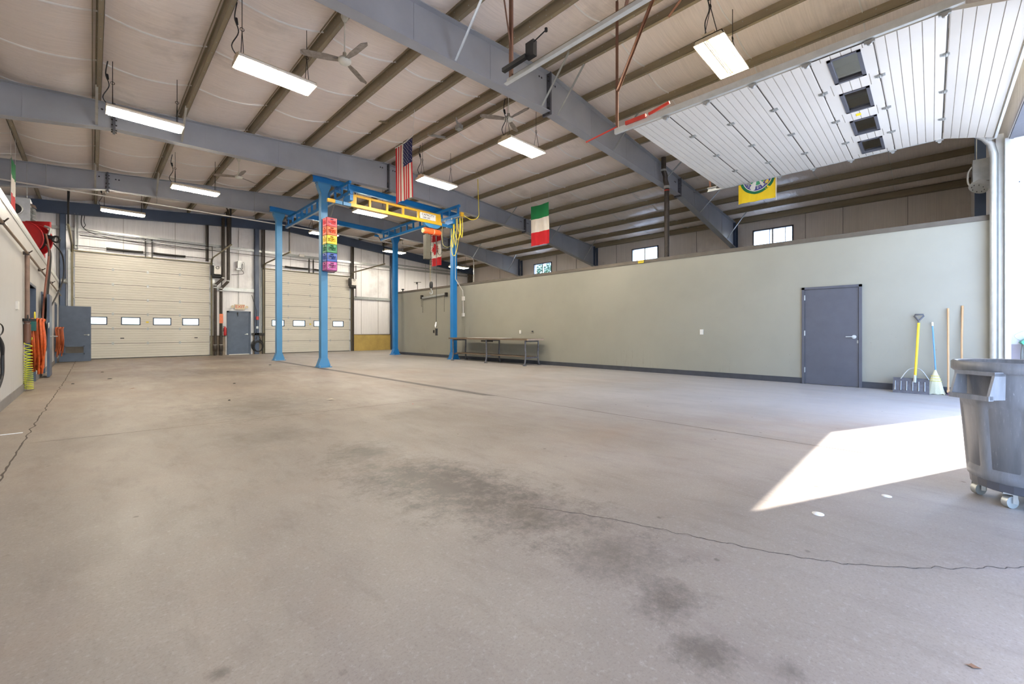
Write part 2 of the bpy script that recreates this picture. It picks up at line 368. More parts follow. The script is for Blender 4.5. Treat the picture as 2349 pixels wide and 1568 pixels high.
# ------------------------------------------------------------------ portal frames
def zb(x):   # rafter underside
    d = abs(x-RX)
    return 6.12-.27*d/6.97 if d < 6.97 else 5.85-(d-6.97)*.95/5.4
def frame(y, label, full=True):
    T = thing('portal_frame', label, 'steel frame', (RX, y, 0))
    hw = .11; col_l, col_r = XL+.35, XR-.3
    nodes_ = [col_l, .36, RX, 14.3, col_r]
    for (a, c, nm) in zip(nodes_[:-1], nodes_[1:], range(4)):
        b = MB()
        vs = [(a, y-.006, zb(a)), (c, y-.006, zb(c)), (c, y-.006, roof(c)), (a, y-.006, roof(a))]
        vs += [(x_, y+.006, z_) for (x_, _, z_) in vs]
        b.add(vs, [(0, 1, 2, 3), (7, 6, 5, 4), (0, 4, 5, 1), (3, 2, 6, 7)]); r = b.build('rafter_web', GREY, T)
        f = MB(); f.bar((a, y, zb(a)), (c, y, zb(c)), hw*2, .014); f.build('bottom_flange', GREY, r)
        f = MB(); f.bar((a, y, roof(a)-.008), (c, y, roof(c)-.008), hw*2, .014); f.build('top_flange', GREY, r)
        for k in range(1, 4):
            xx = a+(c-a)*k/4; f = MB(); f.box(xx-.004, y-.012, zb(xx)+.01, xx+.004, y+.012, roof(xx)-.02); f.build('web_seam', GREY, r)
    for xs_ in (.36, RX, 14.3):
        b = MB(); b.box(xs_-.022, y-hw-.01, zb(xs_)-.07, xs_+.022, y+hw+.01, roof(xs_)+.005); sp = b.build('splice_plate', TRIM, T)
        b = MB()
        for zz in (zb(xs_)+.08, zb(xs_)+.2, roof(xs_)-.1, roof(xs_)-.2, zb(xs_)-.04):
            for sx in (-1, 1): b.cyl((xs_-.05, y+sx*.07, zz), (xs_+.05, y+sx*.07, zz), .014, 6)
        b.build('splice_bolts', DARKM, sp, kind='stuff')
        b = MB()
        for q in (-.28, -.2, .2, .28): b.cyl((xs_+q, y-.012, roof(xs_)-.17), (xs_+q, y+.012, roof(xs_)-.17), .022, 10)
        b.build('web_holes', BLACK, sp, kind='stuff')
    for xc, s_ in ((col_l, -1), (col_r, 1)):
        b = MB(); b.prism([(xc, .0), (xc, zb(xc)), (xc+s_*.28, roof(xc)-.1), (xc+s_*.28, .0)], 'y', y-.006, y+.006)
        c_ = b.build('column_web', GREY, T)
        b = MB(); b.bar((xc, y, 0), (xc, y, zb(xc)), .014, hw*2, (0, 1, 0)); b.bar((xc, y, zb(xc)-.06), (xc, y, roof(xc)), .03, hw*2, (0, 1, 0)); b.bar((xc+s_*.28, y, 0), (xc+s_*.28, y, roof(xc)-.05), .014, hw*2, (0, 1, 0)); b.build('column_flange', DKBL, c_)
    for xp in (-2.97, .07, 1.6, 4.66, 7.05, 7.6, 9.98, 12.97, 16.02, 18.95):
        if y > 7 and int(xp*3) % 2: continue
        b = MB(); yb = y-.09; b.bar((xp, yb, zb(xp)+.03), (xp, y-.85, roof(xp)+.03), .045, .006); b.bar((xp+.02, yb, zb(xp)+.05), (xp+.02, y-.85, roof(xp)+.05), .006, .045); b.build('flange_brace', STEEL, T)
    return T
frame(6.2, 'nearest grey tapered portal frame crossing overhead, with pale diagonal flange braces')
frame(13.5, 'grey tapered portal frame directly above the front beam of the blue crane')
frame(19.4, 'grey tapered portal frame behind the blue crane, third from the camera')
T = thing('end_frame', 'dark blue-grey end rafter and columns lining the far wall', 'steel frame', (RX, 24.3, 0))
for a, c in ((XL, RX), (RX, XR)):
    b = MB(); b.bar((a, 24.38, roof(a)-.26), (c, 24.38, roof(c)-.26), .014, .5); b.bar((a, 24.33, roof(a)-.5), (c, 24.33, roof(c)-.5), .16, .014); b.build('end_rafter', DKBL, T)
for x, wd, m in ((-.83, .17, DKBL), (3.88, .1, TRIMB), (5.95, .2, DKBL), (6.26, .12, TRIMB), (10.98, .12, TRIMB), (13.6, .25, DKBL), (-.45, .1, STEEL), (20.0, .3, TRIMB), (-3.5, .2, DKBL)):
    z0 = 4.5 if x in (3.88, -.45) else 0
    b = MB(); b.box(x-wd/2, 24.36, z0, x-wd/2+.012, 24.56, roof(x)-.45); b.box(x-wd/2, 24.46, z0, x+wd/2, 24.475, roof(x)-.45); b.box(x+wd/2-.012, 24.36, z0, x+wd/2, 24.56, roof(x)-.45)
    if wd > .15: b.box(x-wd/2, 24.36, z0, x+wd/2, 24.372, roof(x)-.45)
    b.build('end_column', m, T)

# ------------------------------------------------------------------ walls
def wall_with_holes(x0, x1, z0, ztop, y, holes, th=.25):
    """back wall facing -y as boxes around holes (xa, xb, za, zb); ztop is a function"""
    b = MB(); cuts = sorted({x0, x1, RX}|{h[0] for h in holes}|{h[1] for h in holes})
    for a, c in zip(cuts[:-1], cuts[1:]):
        hs = sorted([(h[2], h[3]) for h in holes if h[0] <= a+1e-6 and h[1] >= c-1e-6]); z = z0
        for (ha, hb) in hs:
            if ha > z: b.box(a, y, z, c, y+th, ha)
            z = hb
        b.prism([(a, z), (c, z), (c, ztop(c)), (a, ztop(a))], 'y', y, y+th)
    return b
zt = lambda x: roof(x)+.25
WB = struct('wall_back', wall_with_holes(XL-.3, XR+.3, 0, zt, YB, [(-.4, 3.88, 0, 4.38), (6.4, 10.85, 0, 4.38), (4.7, 5.7, 0, 2.15)]), WALLV)
for x in (-4.6, -2.8, -1.0, .95, 2.7, 5.2, 7.6, 9.4, 11.6, 12.7, 14.6, 16.2, 18.0):
    z0 = 4.5 if (-.4 < x < 3.9 or 6.4 < x < 10.9) else (2.3 if 4.7 < x < 5.7 else 1)
    b = MB(); b.box(x-.006, YB-.015, z0, x+.006, YB, roof(x)-.45); b.build('insulation_seam', SEAMD, WB)
for (a, c, z, h, m) in ((XL, XR, 5.25, .06, STEEL), (4.0, 5.88, 3.2, .1, STEEL), (11.06, 13.48, 3.16, .1, STEEL), (13.7, 20.2, 5.45, .02, STEEL)):
    b = MB(); b.box(a, YB-.12, z-h/2, c, YB-.02, z+h/2); b.box(a, YB-.12, z+h/2, c, YB-.11, z+h/2+.06); b.build('wall_girt', m, WB)
for (a, c, h, m, nm) in ((11.05, 13.75, .96, CONCB, 'ochre_kerb'), (4.0, 4.62, .92, CONCK, 'brown_kerb'), (5.82, 6.34, .93, CONCK, 'brown_kerb'), (-5.6, -.5, .95, CONCB, 'ochre_kerb'), (13.75, 20.3, .96, CONCB, 'ochre_kerb')):
    b = MB(); b.box(a, YB-.14, 0, c, YB, h); b.build(nm, m, WB)
    b = MB(); b.box(a, YB-.16, h, c, YB, h+.03); b.build('kerb_cap', TRIMB, WB)
# side walls
WINS = [(-.2, 1.3), (4.0, 5.5), (9.8, 11.27), (16.78, 18.28)]
b = MB(); ys = [YF-.5]+[v for w_ in WINS[1:] for v in w_]+[YB+.3]; th = .25
for i in range(0, len(ys)-1, 2): b.box(XR, ys[i], 0, XR+th, ys[i+1], roof(XR)+.25)
for (a, c) in WINS[1:]: b.box(XR, a, 0, XR+th, c, 4.55); b.box(XR, a, 5.52, XR+th, c, roof(XR)+.25)
WR_ = struct('wall_right', b, WALLR)
for y in (.6, 2.4, 3.6, 7.9, 9.3, 12.2, 14.9, 16.4, 21.5):
    b = MB(); b.box(XR-.02, y-.008, 3, XR, y+.008, roof(XR)); b.build('insulation_seam', SEAMD, WR_)
b = MB(); b.box(XR-.2, YF, roof(XR)-.03, XR-.01, YB, roof(XR)+.18); b.build('eave_strut', PURL, WR_)
for i, (a, c) in enumerate(WINS[1:]):
    T = thing('window_%d' % (i+1), kind='structure', loc=(XR, a, 4.55))
    f = .05; b = MB()
    for (y0, y1, z0, z1) in ((a, c, 4.55, 4.6), (a, c, 5.47, 5.52), (a, a+f, 4.55, 5.52), (c-f, c, 4.55, 5.52)): b.box(XR-.04, y0, z0, XR+.1, y1, z1)
    b.build('window_frame', TRIM, T)
    m_ = (a+c)/2; b = MB(); b.box(XR, m_-.03, 4.6, XR+.06, m_+.03, 5.47)
    if i == 0: b.box(XR, a+.28, 4.6, XR+.05, a+.31, 5.47); b.box(XR, m_+.09, 4.6, XR+.05, m_+.12, 5.47)
    b.build('window_mullion', GALV, T)
    b = MB(); b.box(XR+.03, a+f, 4.6, XR+.036, m_-.03, 5.47); b.build('window_pane', PANE, T)
    b = MB(); b.box(XR+.05, m_+.03, 4.6, XR+.056, c-f, 5.47); b.build('window_pane', PANE, T)
b = MB(); b.box(XL-.25, YF-.5, 0, XL, YB+.3, roof(XL)+.25); struct('wall_left', b, WALLV)
# front wall with the open doorway (behind and to the right of the camera)
OX0, OX1, OH = 6.52, 10.8, 4.36
b = MB(); yi, yo = YF, YF-.5
def fw(a, c, z0, f0, f1): b.prism([(a, z0), (c, z0), (c, f1), (a, f0)], 'y', yo, yi)
fw(XL-.3, -.1, 0, zt(XL-.3), zt(-.1)); fw(-.1, 4.15, 2.0, zt(-.1), zt(4.15)); fw(4.15, OX0, 0, zt(4.15), zt(OX0)); fw(OX0, RX, OH, zt(OX0), zt(RX)); fw(RX, OX1, OH, zt(RX), zt(OX1)); fw(OX1, XR+.3, 0, zt(OX1), zt(XR+.3))  # low opening left of the main doorway is added to let in fill daylight
WF = struct('wall_front', b, WALLV)
b = MB(); b.box(OX1-.012, yo+.0, .92, OX1-.002, yi-.02, OH); b.build('jamb_lining', WHITEP, WF)
b = MB(); b.box(OX1-.02, yo, 0, OX1-.002, yi-.02, .91); b.box(OX1-.024, yo, .905, OX1-.002, yi-.02, .925); b.build('jamb_base', LILAC, WF)
b = MB(); b.box(OX1-.03, yi-.03, 0, OX1+.1, yi+.035, OH); b.build('jamb_angle', GALV, WF)
b = MB(); b.box(OX0, yi-.06, OH-.03, OX1, yi-.01, OH+.3); b.box(OX0, yi-.2, OH-.02, OX1, yi-.05, OH); b.build('header_channel', TRIM, WF)
b = MB()
for zz in (3.6, 3.62): b.cyl((OX1-.02, yi-.12-(zz-3.6)*9, zz), (OX1-.01, yi-.12-(zz-3.6)*9, zz), .008, 8)
b.build('screw_head', BLACK, WF)

# partition on the right with door
PXR, PT = 11.05, 3.08
b = MB(); D0, D1, DH = 1.05, 1.97, 2.05     # door leaf span in y
b.box(PXR, YF+.02, 0, PXR+.15, D0-.05, PT); b.box(PXR, D1+.05, 0, PXR+.15, 19.35, PT); b.box(PXR, D0-.05, DH+.05, PXR+.15, D1+.05, PT)
b.box(PXR, 19.35, 0, 13.8, 19.5, PT)
WP = struct('wall_partition_right', b, WALLP)
b = MB(); b.box(PXR-.02, YF+.02, PT, PXR+.17, 19.52, PT+.09); struct('trim_1', b, TRIMB)
b = MB(); b.box(PXR-.012, YF+.02, 0, PXR, D0-.05, .12); b.box(PXR-.012, D1+.05, 0, PXR, 19.45, .12); b.box(PXR-.016, YF+.02, .115, PXR, D0-.05, .125); b.box(PXR-.016, D1+.05, .115, PXR, 19.45, .125)
struct('baseboard_right', b, BASEB)
b = MB(); b.box(PXR+.15, YF+.02, PT-.02, XR, 19.45, PT+.02); struct('ceiling_side_room', b, WALLP)
T = thing('door_1', kind='structure', loc=(PXR, (D0+D1)/2, 0), label='dark grey flush steel door in the long pale partition beside the shovel')
b = MB(); g = .05
b.box(PXR-.03, D0-g, 0, PXR+.16, D0, DH+g); b.box(PXR-.03, D1, 0, PXR+.16, D1+g, DH+g); b.box(PXR-.03, D0-g, DH, PXR+.16, D1+g, DH+g); b.build('door_frame', DOORG, T)
b = MB(); b.box(PXR-.012, D0+.004, .008, PXR+.035, D1-.004, DH-.004); lf = b.build('door_leaf', DOORG, T)
for z in (.25, 1.05, 1.82):
    b = MB(); b.box(PXR-.022, D1-.012, z, PXR-.008, D1+.012, z+.11); b.cyl((PXR-.024, D1, z), (PXR-.024, D1, z+.11), .008, 8); b.build('hinge', STEEL, lf)
b = MB(); yh = D0+.075; b.cyl((PXR-.012, yh, 1.03), (PXR-.03, yh, 1.03), .038, 16); b.cyl((PXR-.03, yh, 1.03), (PXR-.07, yh, 1.03), .012, 10); b.tube(catmull([(PXR-.07, yh, 1.03), (PXR-.075, yh+.05, 1.032), (PXR-.07, yh+.13, 1.03)]), .011, 8); b.build('lever_handle', GALV, lf)
b = MB(); b.box(PXR-.016, D0+.006, .9, PXR-.005, D0+.03, .96); b.build('latch_plate', STEEL, lf)

# partition on the left with doorways
PXL, TL = -.93, 3.06
b = MB(); A0, A1, AH = 12.75, 14.6, 2.12
for (y0, y1, z0) in ((YF+.02, 12.55, 0), (12.55, 14.55, 2.12), (14.55, 16.2, 0), (16.2, 17.2, 2.12), (17.2, 21.6, 0), (21.6, 22.6, 2.12), (22.6, 24.58, 0)): b.box(PXL-.15, y0, z0, PXL, y1, TL)
WLp = struct('wall_partition_left', b, WALLL)
b = MB(); b.box(PXL-.17, YF+.02, TL, PXL+.015, 24.3, TL+.1); b.box(PXL, YF+.02, TL-.03, PXL+.012, 24.3, TL); struct('trim_2', b, GALV)
b = MB()
for (y0, y1) in ((YF+.02, 12.5), (14.6, 16.15), (17.25, 21.5), (22.65, 24.4)): b.box(PXL, y0, 0, PXL+.015, y1, .14)
struct('baseboard_left', b, mat('grey_base_paint', (122, 116, 112), .55, var=.12))
b = MB(); b.box(XL, YF+.02, TL-.02, PXL-.15, 24.3, TL+.02); struct('ceiling_left_room', b, WALLL)
def doorframe(n, y0, y1, label):
    T = thing('door_%d' % n, kind='structure', loc=(PXL, y0, 0), label=label)
    b = MB(); b.box(PXL-.16, y0-.05, 0, PXL+.02, y0, 2.12); b.box(PXL-.16, y1, 0, PXL+.02, y1+.05, 2.12); b.box(PXL-.16, y0-.05, 2.12, PXL+.02, y1+.05, 2.17); b.build('door_frame', DOORB, T)
    return T
T = doorframe(2, 12.6, 14.5, 'open doorway behind the orange hose bundle')
T = doorframe(3, 16.25, 17.15, 'blue door standing open edge-on on the left partition')
b = MB(); b.box(PXL+.16, 16.4, .02, PXL+.205, 17.2, 2.06); M_ = Matrix.Translation((PXL+.2, 16.3, 0)) @ Matrix.Rotation(math.radians(-9), 4, 'Z') @ Matrix.Translation((-(PXL+.2), -16.3, 0))
b = MB(); b.box(PXL+.14, 15.45, .02, PXL+.185, 16.3, 2.06); lf = b.build('door_leaf', DOORB, T)
b = MB(); b.cyl((PXL+.06, 15.55, 1.02), (PXL+.3, 15.55, 1.02), .014, 8); b.tube([(PXL+.3, 15.55, 1.02), (PXL+.3, 15.68, 1.02)], .013, 8); b.tube([(PXL+.06, 15.55, 1.02), (PXL+.06, 15.68, 1.02)], .013, 8); b.build('lever_handle', STEEL, lf)
T = doorframe(4, 21.65, 22.55, 'blue door with louvre opened flat towards the camera in front of the large door')
ly = 22.6; b = MB(); b.box(-.86, ly, .03, -.03, ly+.045, 2.09)
# leaf hinged at the jamb and swung at a right angle to the wall
lf = b.build('door_leaf', DOORB, T)
b = MB()
b.box(-.73, ly-.02, .3, -.2, ly-.005, .34); b.box(-.73, ly-.02, .58, -.2, ly-.005, .62); b.box(-.73, ly-.02, .3, -.7, ly-.005, .62); b.box(-.23, ly-.02, .3, -.2, ly-.005, .62); lv = b.build('louvre_frame', DOORB, lf)
b = MB()
for k in range(9): z = .35+k*.026; b.add([(-.7, ly-.002, z+.02), (-.23, ly-.002, z+.02), (-.23, ly-.018, z), (-.7, ly-.018, z)], [(0, 1, 2, 3)])
b.build('louvre_slats', TRIMB, lv)
b = MB(); b.cyl((-.1, ly, 1.02), (-.1, ly-.05, 1.02), .03, 12); b.tube([(-.1, ly-.05, 1.02), (-.22, ly-.06, 1.02)], .012, 8); b.build('lever_handle', STEEL, lf)

# ------------------------------------------------------------------ sectional overhead doors
def gstrip(b, prof, x0, x1):
    b.strip(prof, 'x', x0, x1); n = len(prof)-1
    for j in range(n): 
        if abs(prof[j][0]-.009) < 1e-6 or abs(prof[j+1][0]-.009) < 1e-6: b.mi[len(b.mi)-n+j] = 1
GROOVE = mat('groove_shade', (176, 169, 158), .6); GROOVEC = mat('cream_groove_shade', (192, 185, 170), .6)  # groove shade painted as colour, darker than each section skin
def section(h, w, win=False, t=.045, skin=CREAM):
    """one door section, local: x 0..w, z 0..h, inner face at y=0 looking to -y"""
    prof = [(t, 0), (t, h-.006), (.004, h-.006), (0, h-.02)]
    k = 5
    for i in range(k, 0, -1):
        z = h*i/(k+1)+.0; prof += [(0, z+.005), (.009, z), (0, z-.005)]
    prof += [(0, .016), (.004, .004), (t, 0)]
    b = MB()
    if not win:
        gstrip(b, prof, 0, w); b.box(0, 0.001, 0.003, .004, t, h-.008); b.box(w-.004, 0.001, 0.003, w, t, h-.008)
    return b, prof
def overhead_door(name, label, x0, w, n, h, skin, placeM, winrow, winspans, windark, sticker=None, hinges=(.25, .5, .75), topdown=False):
    """placeM(i) gives the matrix of section i; local x across, z up, inner face -y"""
    T = thing(name, label, 'overhead door', placeM(0).translation.copy())
    for i in range(n):
        M = placeM(i); b, prof = section(h, w)
        if i == winrow:
            b = MB(); cuts = [0]+[v for s_ in winspans for v in s_]+[w]
            z0, z1 = h*.26, h*.8
            for j in range(0, len(cuts)-1, 2): gstrip(b, prof, cuts[j], cuts[j+1])
            for (a, c) in winspans:
                b.box(a, 0, .004, c, .045, z0); b.box(a, 0, z1, c, .045, h-.006)
        s_ = b.xf(M).build('door_section', [skin, GROOVEC if skin is CREAM else GROOVE], T)
        if i == winrow:
            for (a, c) in winspans:
                f = MB(); q = .04
                f.box(a, -.012, z0, c, .05, z0+q); f.box(a, -.012, z1-q, c, .05, z1); f.box(a, -.012, z0, a+q, .05, z1); f.box(c-q, -.012, z0, c, .05, z1)
                f.xf(M).build('window_frame', TRIM if windark else DOORB, s_)
                f = MB(); f.box(a+q, .02, z0+q, c-q, .026, z1-q); f.xf(M).build('window_pane', PANED if windark else PANE, s_)
            if sticker:
                f = MB(); f.box(sticker, -.004, h*.42, sticker+.09, -.001, h*.52); f.xf(M).build('warning_sticker', YST, s_)
        if (i >= 1 if topdown else i < n-1):
            f = MB(); f.box(0, (-.003 if skin is CREAM else .002), h-.009, w, .04, h+.005); f.xf(M).build('joint_seal', JOINT, s_)
            for fx in hinges:
                f = MB(); hx = fx*w; f.box(hx-.035, -.008, h-.055, hx+.035, 0, h+.055); f.cyl((hx-.04, -.014, h-.001), (hx+.04, -.014, h-.001), .011, 8); f.box(hx-.02, -.022, h-.03, hx+.02, -.008, h+.03)
                f.xf(M).build('hinge', STEEL, s_)
        for e, ex in ((0, -.03), (w, w+.03)):
            f = MB(); hz = h-.03; f.box(min(e, ex), -.03, hz-.05, max(e, ex)+.0, 0, hz+.05); f.cyl((ex-.01, -.035, hz), (ex+.02, -.035, hz), .026, 12)
            f.xf(M).build('roller', STEEL, s_)
    return T
h7 = .625
def placeBack(x0, y=24.52):
    return lambda i: Matrix.Translation((x0, y, .02+i*h7))
SEALB = BLACK
sp1 = [(.36, .98), (1.34, 1.98), (2.38, 3.02), (3.42, 4.02)]
sp1 = [(.35, .95), (1.37, 2.0), (2.41, 3.05), (3.44, 4.08)]
dA = overhead_door('overhead_door', 'wide cream sectional overhead door at the far left with four bright lites', -.5, 4.48, 7, h7, CREAM, placeBack(-.5), 2, sp1, False, sticker=2.18, hinges=(.25, .5, .75))
dB = overhead_door('overhead_door', 'cream sectional overhead door behind the blue posts, right of the far exit door', 6.36, 4.48, 7, h7, CREAM, placeBack(6.36), 2, [(.3, .92), (1.34, 1.98), (2.42, 3.05), (3.48, 4.12)], False, sticker=2.2)
for T, x0 in ((dA, -.5), (dB, 6.36)):
    for e in (.35, 2.9) if x0 < 0 else ():
        b = MB(); b.box(x0+e+1.0, 24.5, .84, x0+e+1.12, 24.52, .88); b.build('lift_handle', BLACK, T)
    for s_, xe in ((-1, x0-.07), (1, x0+4.48+.07)):
        b = MB(); b.bar((xe, 24.46, 0), (xe, 24.46, 4.35), .03, .07); pts = [(xe, 24.46, 4.35)]+[(xe, 24.46-.38*(1-math.cos(a)), 4.35+.3*math.sin(a)) for a in (.4, .8, 1.2, 1.57)]+[(xe, 20.4, 4.72)]
        b.tube(pts, .04, 4); b.build('track', OLIVE, T)
        b = MB(); b.bar((xe+s_*.06, 24.5, 0), (xe+s_*.06, 24.5, 4.45), .05, .12); b.build('track_angle', GALV if s_ > 0 and x0 > 0 or s_ > 0 else STEEL, T)
        b = MB(); b.bar((xe, 20.5, 4.72), (xe, 20.5, roof(xe)+.05), .05, .006); b.bar((xe, 20.5, roof(xe)-.95), (xe-.0, 21.6, roof(xe)), .05, .006); b.bar((xe, 20.5, 4.75), (xe, 20.5, roof(xe)), .006, .05); b.build('track_hanger', DARKM, T)
    b = MB(); b.box(x0, 24.5, 0, x0+4.48, 24.58, .03); b.build('bottom_seal', SEALB, T)
    b = MB(); b.cyl((x0-.1, 24.42, 4.62), (x0+4.6, 24.42, 4.62), .014, 8); b.build('torsion_shaft', DARKM, T)
    for a, c in ((.92, 2.08), (2.42, 3.55)):
        b = MB(); pts = []; n = 110
        for k in range(n*6+1):
            t = k/(n*6); an = k*2*math.pi/6; pts.append((x0+a+(c-a)*t, 24.42+.045*math.cos(an), 4.62-.02*math.sin(math.pi*t)+.045*math.sin(an)))
        b.cyl((x0+a, 24.42, 4.61), (x0+c, 24.42, 4.61), .045, 10); b.tube(pts[::2], .008, 3); b.build('torsion_spring', DARKM, T)
    for cx in (2.14, 2.36):
        b = MB(); b.box(x0+cx, 24.38, 4.4, x0+cx+.03, 24.5, 5.2); b.build('spring_bracket', DARKM, T)
    b = MB(); b.box(x0-.1, 24.44, 4.395, x0+4.6, 24.56, 4.44); b.build('header_angle', OLIVE, T)
for T, xx, lab in ((dA, 4.24, 'white chain-hoist door operator on the wall left of the far exit door'), (dB, 10.95, 'white door operator beside the right-hand far overhead door')):
    O = thing('door_operator', lab, 'door opener', (xx, 24.3, 4.0))
    b = MB(); b.box(xx-.13, 24.16, 3.9, xx+.14, 24.4, 4.26); b.build('housing', PLAST, O)
    b = MB(); b.torus((xx, 24.15, 4.2), .06, .012); b.build('chain_guide', BLACK, O)
    b = MB(); b.cyl((xx-.2, 24.3, 3.8), (xx+.16, 24.3, 3.8), .09, 12); b.box(xx-.24, 24.2, 3.86, xx-.14, 24.4, 4.3); b.build('motor', BLACK, O)
    b = MB(); b.tube([(xx-.2, 24.2, 3.9), (xx-.2, 24.2, 5.2)], .015, 6); b.tube([(xx+.2, 24.35, 3.2), (xx+.2, 24.35, 5.1)], .02, 6); b.build('conduit', DARKM, O)

# open overhead door above the right bay
OZ = 4.6
def placeOpen(i):
    if i == 0:
        # bottom section tipped down at the curve, inner face looking down and inwards
        return Matrix.Translation((6.56, -.135, 4.598)) @ Matrix.Rotation(math.radians(105.4), 4, 'X')
    return Matrix.Translation((6.56, -.13+i*h7, OZ)) @ Matrix.Rotation(math.pi/2, 4, 'X')
wo = [(.1, .82), (1.17, 1.92), (2.28, 2.98), (3.32, 4.04)]
dO = overhead_door('overhead_door', 'open white sectional overhead door hanging flat overhead at upper right', 6.56, 4.24, 7, h7, WHITED, placeOpen, 2, wo, True, sticker=2.04, hinges=(.23, .5, .76), topdown=True)
b = MB(); b.bar((6.56, -.76, 4.425), (10.8, -.76, 4.425), .03, .05); b.build('bottom_seal', GALV, dO)
for s_, xe in ((-1, 6.5), (1, 10.87)):
    b = MB()
    b.bar((xe, -.25, 4.66), (xe, 3.95, 4.66), .012, .085); b.bar((xe-s_*.022, -.25, 4.615), (xe-s_*.022, 3.95, 4.615), .05, .01); b.bar((xe-s_*.03, -.25, 4.70), (xe-s_*.03, 3.95, 4.70), .045, .01)
    if s_ > 0:
        pts = [(xe, -.25-.5*math.sin(a), 4.655-.5*(1-math.cos(a))) for a in (0, .3, .6, .9, 1.2, 1.57)]+[(xe, -.75, 0)]
        b.tube([(x+.0, y, z) for x, y, z in pts], .05, 4)
    b.build('track', GALV, dO)
    b = MB(); b.bar((xe+s_*.1, -.82, 0), (xe+s_*.1, -.82, 4.5), .09, .08); b.build('track_angle', GALV, dO)
    for yy in (.2, 3.9):
        zt_ = roof(xe)
        if yy > 1:
            b = MB(); b.bar((xe, yy, 4.66), (xe, yy, zt_), .05, .006); b.bar((xe+.022, yy, 4.66), (xe+.022, yy, zt_), .006, .05); b.build('track_hanger', RUST, dO)
    b = MB(); b.bar((xe, 3.9, 5.35), (xe, 3.05, roof(xe)+.02), .055, .007); b.bar((xe+.025, 3.9, 5.35), (xe+.025, 3.05, roof(xe)+.02), .007, .055); b.build('track_brace', RUST, dO)
b = MB(); b.bar((6.5, 4.55, 4.66), (6.5, 3.9, 4.72), .02); b.box(6.46, 3.35, 4.68, 6.52, 3.72, 4.74); b.cyl((6.49, 3.3, 4.72), (6.49, 2.95, 4.78), .025, 8); b.build('bumper_spring', mat('bumper_red', (200, 60, 46), .5), dO)
b = MB(); b.box(10.82, 3.62, 4.66, 10.9, 3.74, 4.74); b.tube([(10.86, 3.74, 4.7), (10.86, 4.3, 4.7)], .012, 6); b.build('bumper_spring', BLACK, dO)

# second door track (of the unseen door left of the camera) with its hangers
T = thing('door_track', 'long galvanised door track running overhead to the top edge, hung on rust-brown angles', 'door track', (4.15, 2, 4.66))
xe = 4.15
b = MB(); b.bar((xe, -.3, 4.66), (xe, 4.25, 4.66), .012, .09); b.bar((xe-.03, -.3, 4.615), (xe-.03, 4.25, 4.615), .06, .012); b.bar((xe+.035, -.3, 4.70), (xe+.035, 4.25, 4.70), .06, .012); b.build('track_channel', GALV, T)
b = MB(); b.bar((xe+.07, -.3, 4.72), (xe+.07, 4.2, 4.72), .012, .1); b.build('track_angle', OLIVE, T)
b = MB(); b.bar((xe, 4.18, 4.66), (xe, 4.18, roof(xe)), .055, .007); b.bar((xe+.025, 4.18, 4.66), (xe+.025, 4.18, roof(xe)), .007, .055); b.build('track_hanger', RUST, T)
b = MB(); b.bar((xe, 4.18, 5.15), (xe-.2, 4.3, roof(xe)), .05, .007); b.build('track_hanger', RUST, T)
b = MB(); b.bar((xe+.1, 2.45, 4.74), (xe+.1, 1.9, roof(xe)), .055, .007); b.build('track_hanger', RUST, T)
b = MB(); b.box(4.02, 3.78, 4.74, 4.08, 4.22, 4.79); b.box(4.05, 3.66, 4.74, 4.12, 3.8, 4.94); b.tube([(4.06, 3.75, 4.88), (4.06, 3.45, 4.95)], .008, 6); b.cyl((4.06, 3.45, 4.93), (4.06, 3.45, 4.97), .02, 8); b.build('bumper_spring', BLACK, T)
# third column of hangers seen through the track
T = thing('steel_hanger', 'rust-brown angle iron hanger crossing under the roof in front of the second purlin', 'hanger', (6.5, 3.9, 4.66))
b = MB(); b.bar((6.56, 3.0, 6.2), (6.56, 2.1, 6.92), .05, .007); b.build('hanger_angle', RUST, T)

# ------------------------------------------------------------------ exit door and fittings on the far wall
T = thing('door_5', kind='structure', loc=(5.2, YB, 0), label='blue steel exit door in the far wall under the exit sign')
b = MB(); b.box(4.7, 24.5, 0, 4.77, 24.68, 2.17); b.box(5.64, 24.5, 0, 5.71, 24.68, 2.17); b.box(4.7, 24.5, 2.1, 5.71, 24.68, 2.17); b.build('door_frame', DOORB, T)
b = MB(); b.box(4.77, 24.54, .03, 5.64, 24.6, 2.1); lf = b.build('door_leaf', DOORB, T)
b = MB(); b.cyl((5.55, 24.54, 1.02), (5.55, 24.48, 1.02), .035, 12); b.tube([(5.55, 24.48, 1.02), (5.43, 24.47, 1.0)], .014, 8); b.build('lever_handle', GALV, lf)
b = MB(); b.box(5.12, 24.5, 2.0, 5.16, 24.54, 2.12); b.tube([(5.14, 24.5, 2.06), (5.14, 24.46, 1.9)], .01, 6); b.build('door_closer', DARKM, lf)
b = MB(); b.box(4.77, 24.5, 0, 5.64, 24.6, .03); b.build('threshold', PAPER, T)
def text(body, size, name, m, parent, M, ext=.002):
    cu = bpy.data.curves.new(name, 'FONT'); cu.body = body; cu.size = size; cu.extrude = ext; cu.align_x = 'CENTER'; cu.align_y = 'CENTER'
    o = bpy.data.objects.new(name, cu); C.objects.link(o); bpy.context.view_layer.update()
    me = bpy.data.meshes.new_from_object(o.evaluated_get(bpy.context.evaluated_depsgraph_get())); bpy.data.objects.remove(o)
    me.transform(M); off = Vector((0, 0, 0)); p = parent
    while p is not None: off += p.location; p = p.parent
    me.transform(Matrix.Translation(-off)); me.materials.clear(); me.materials.append(m)
    o = bpy.data.objects.new(name, me); C.objects.link(o); o.parent = parent; return o
FY = Matrix.Rotation(math.pi/2, 4, 'X')      # text facing -y, reading along +x
T = thing('exit_sign', 'cream exit sign with red letters above the blue far door', 'exit sign', (5.2, 24.4, 2.35))
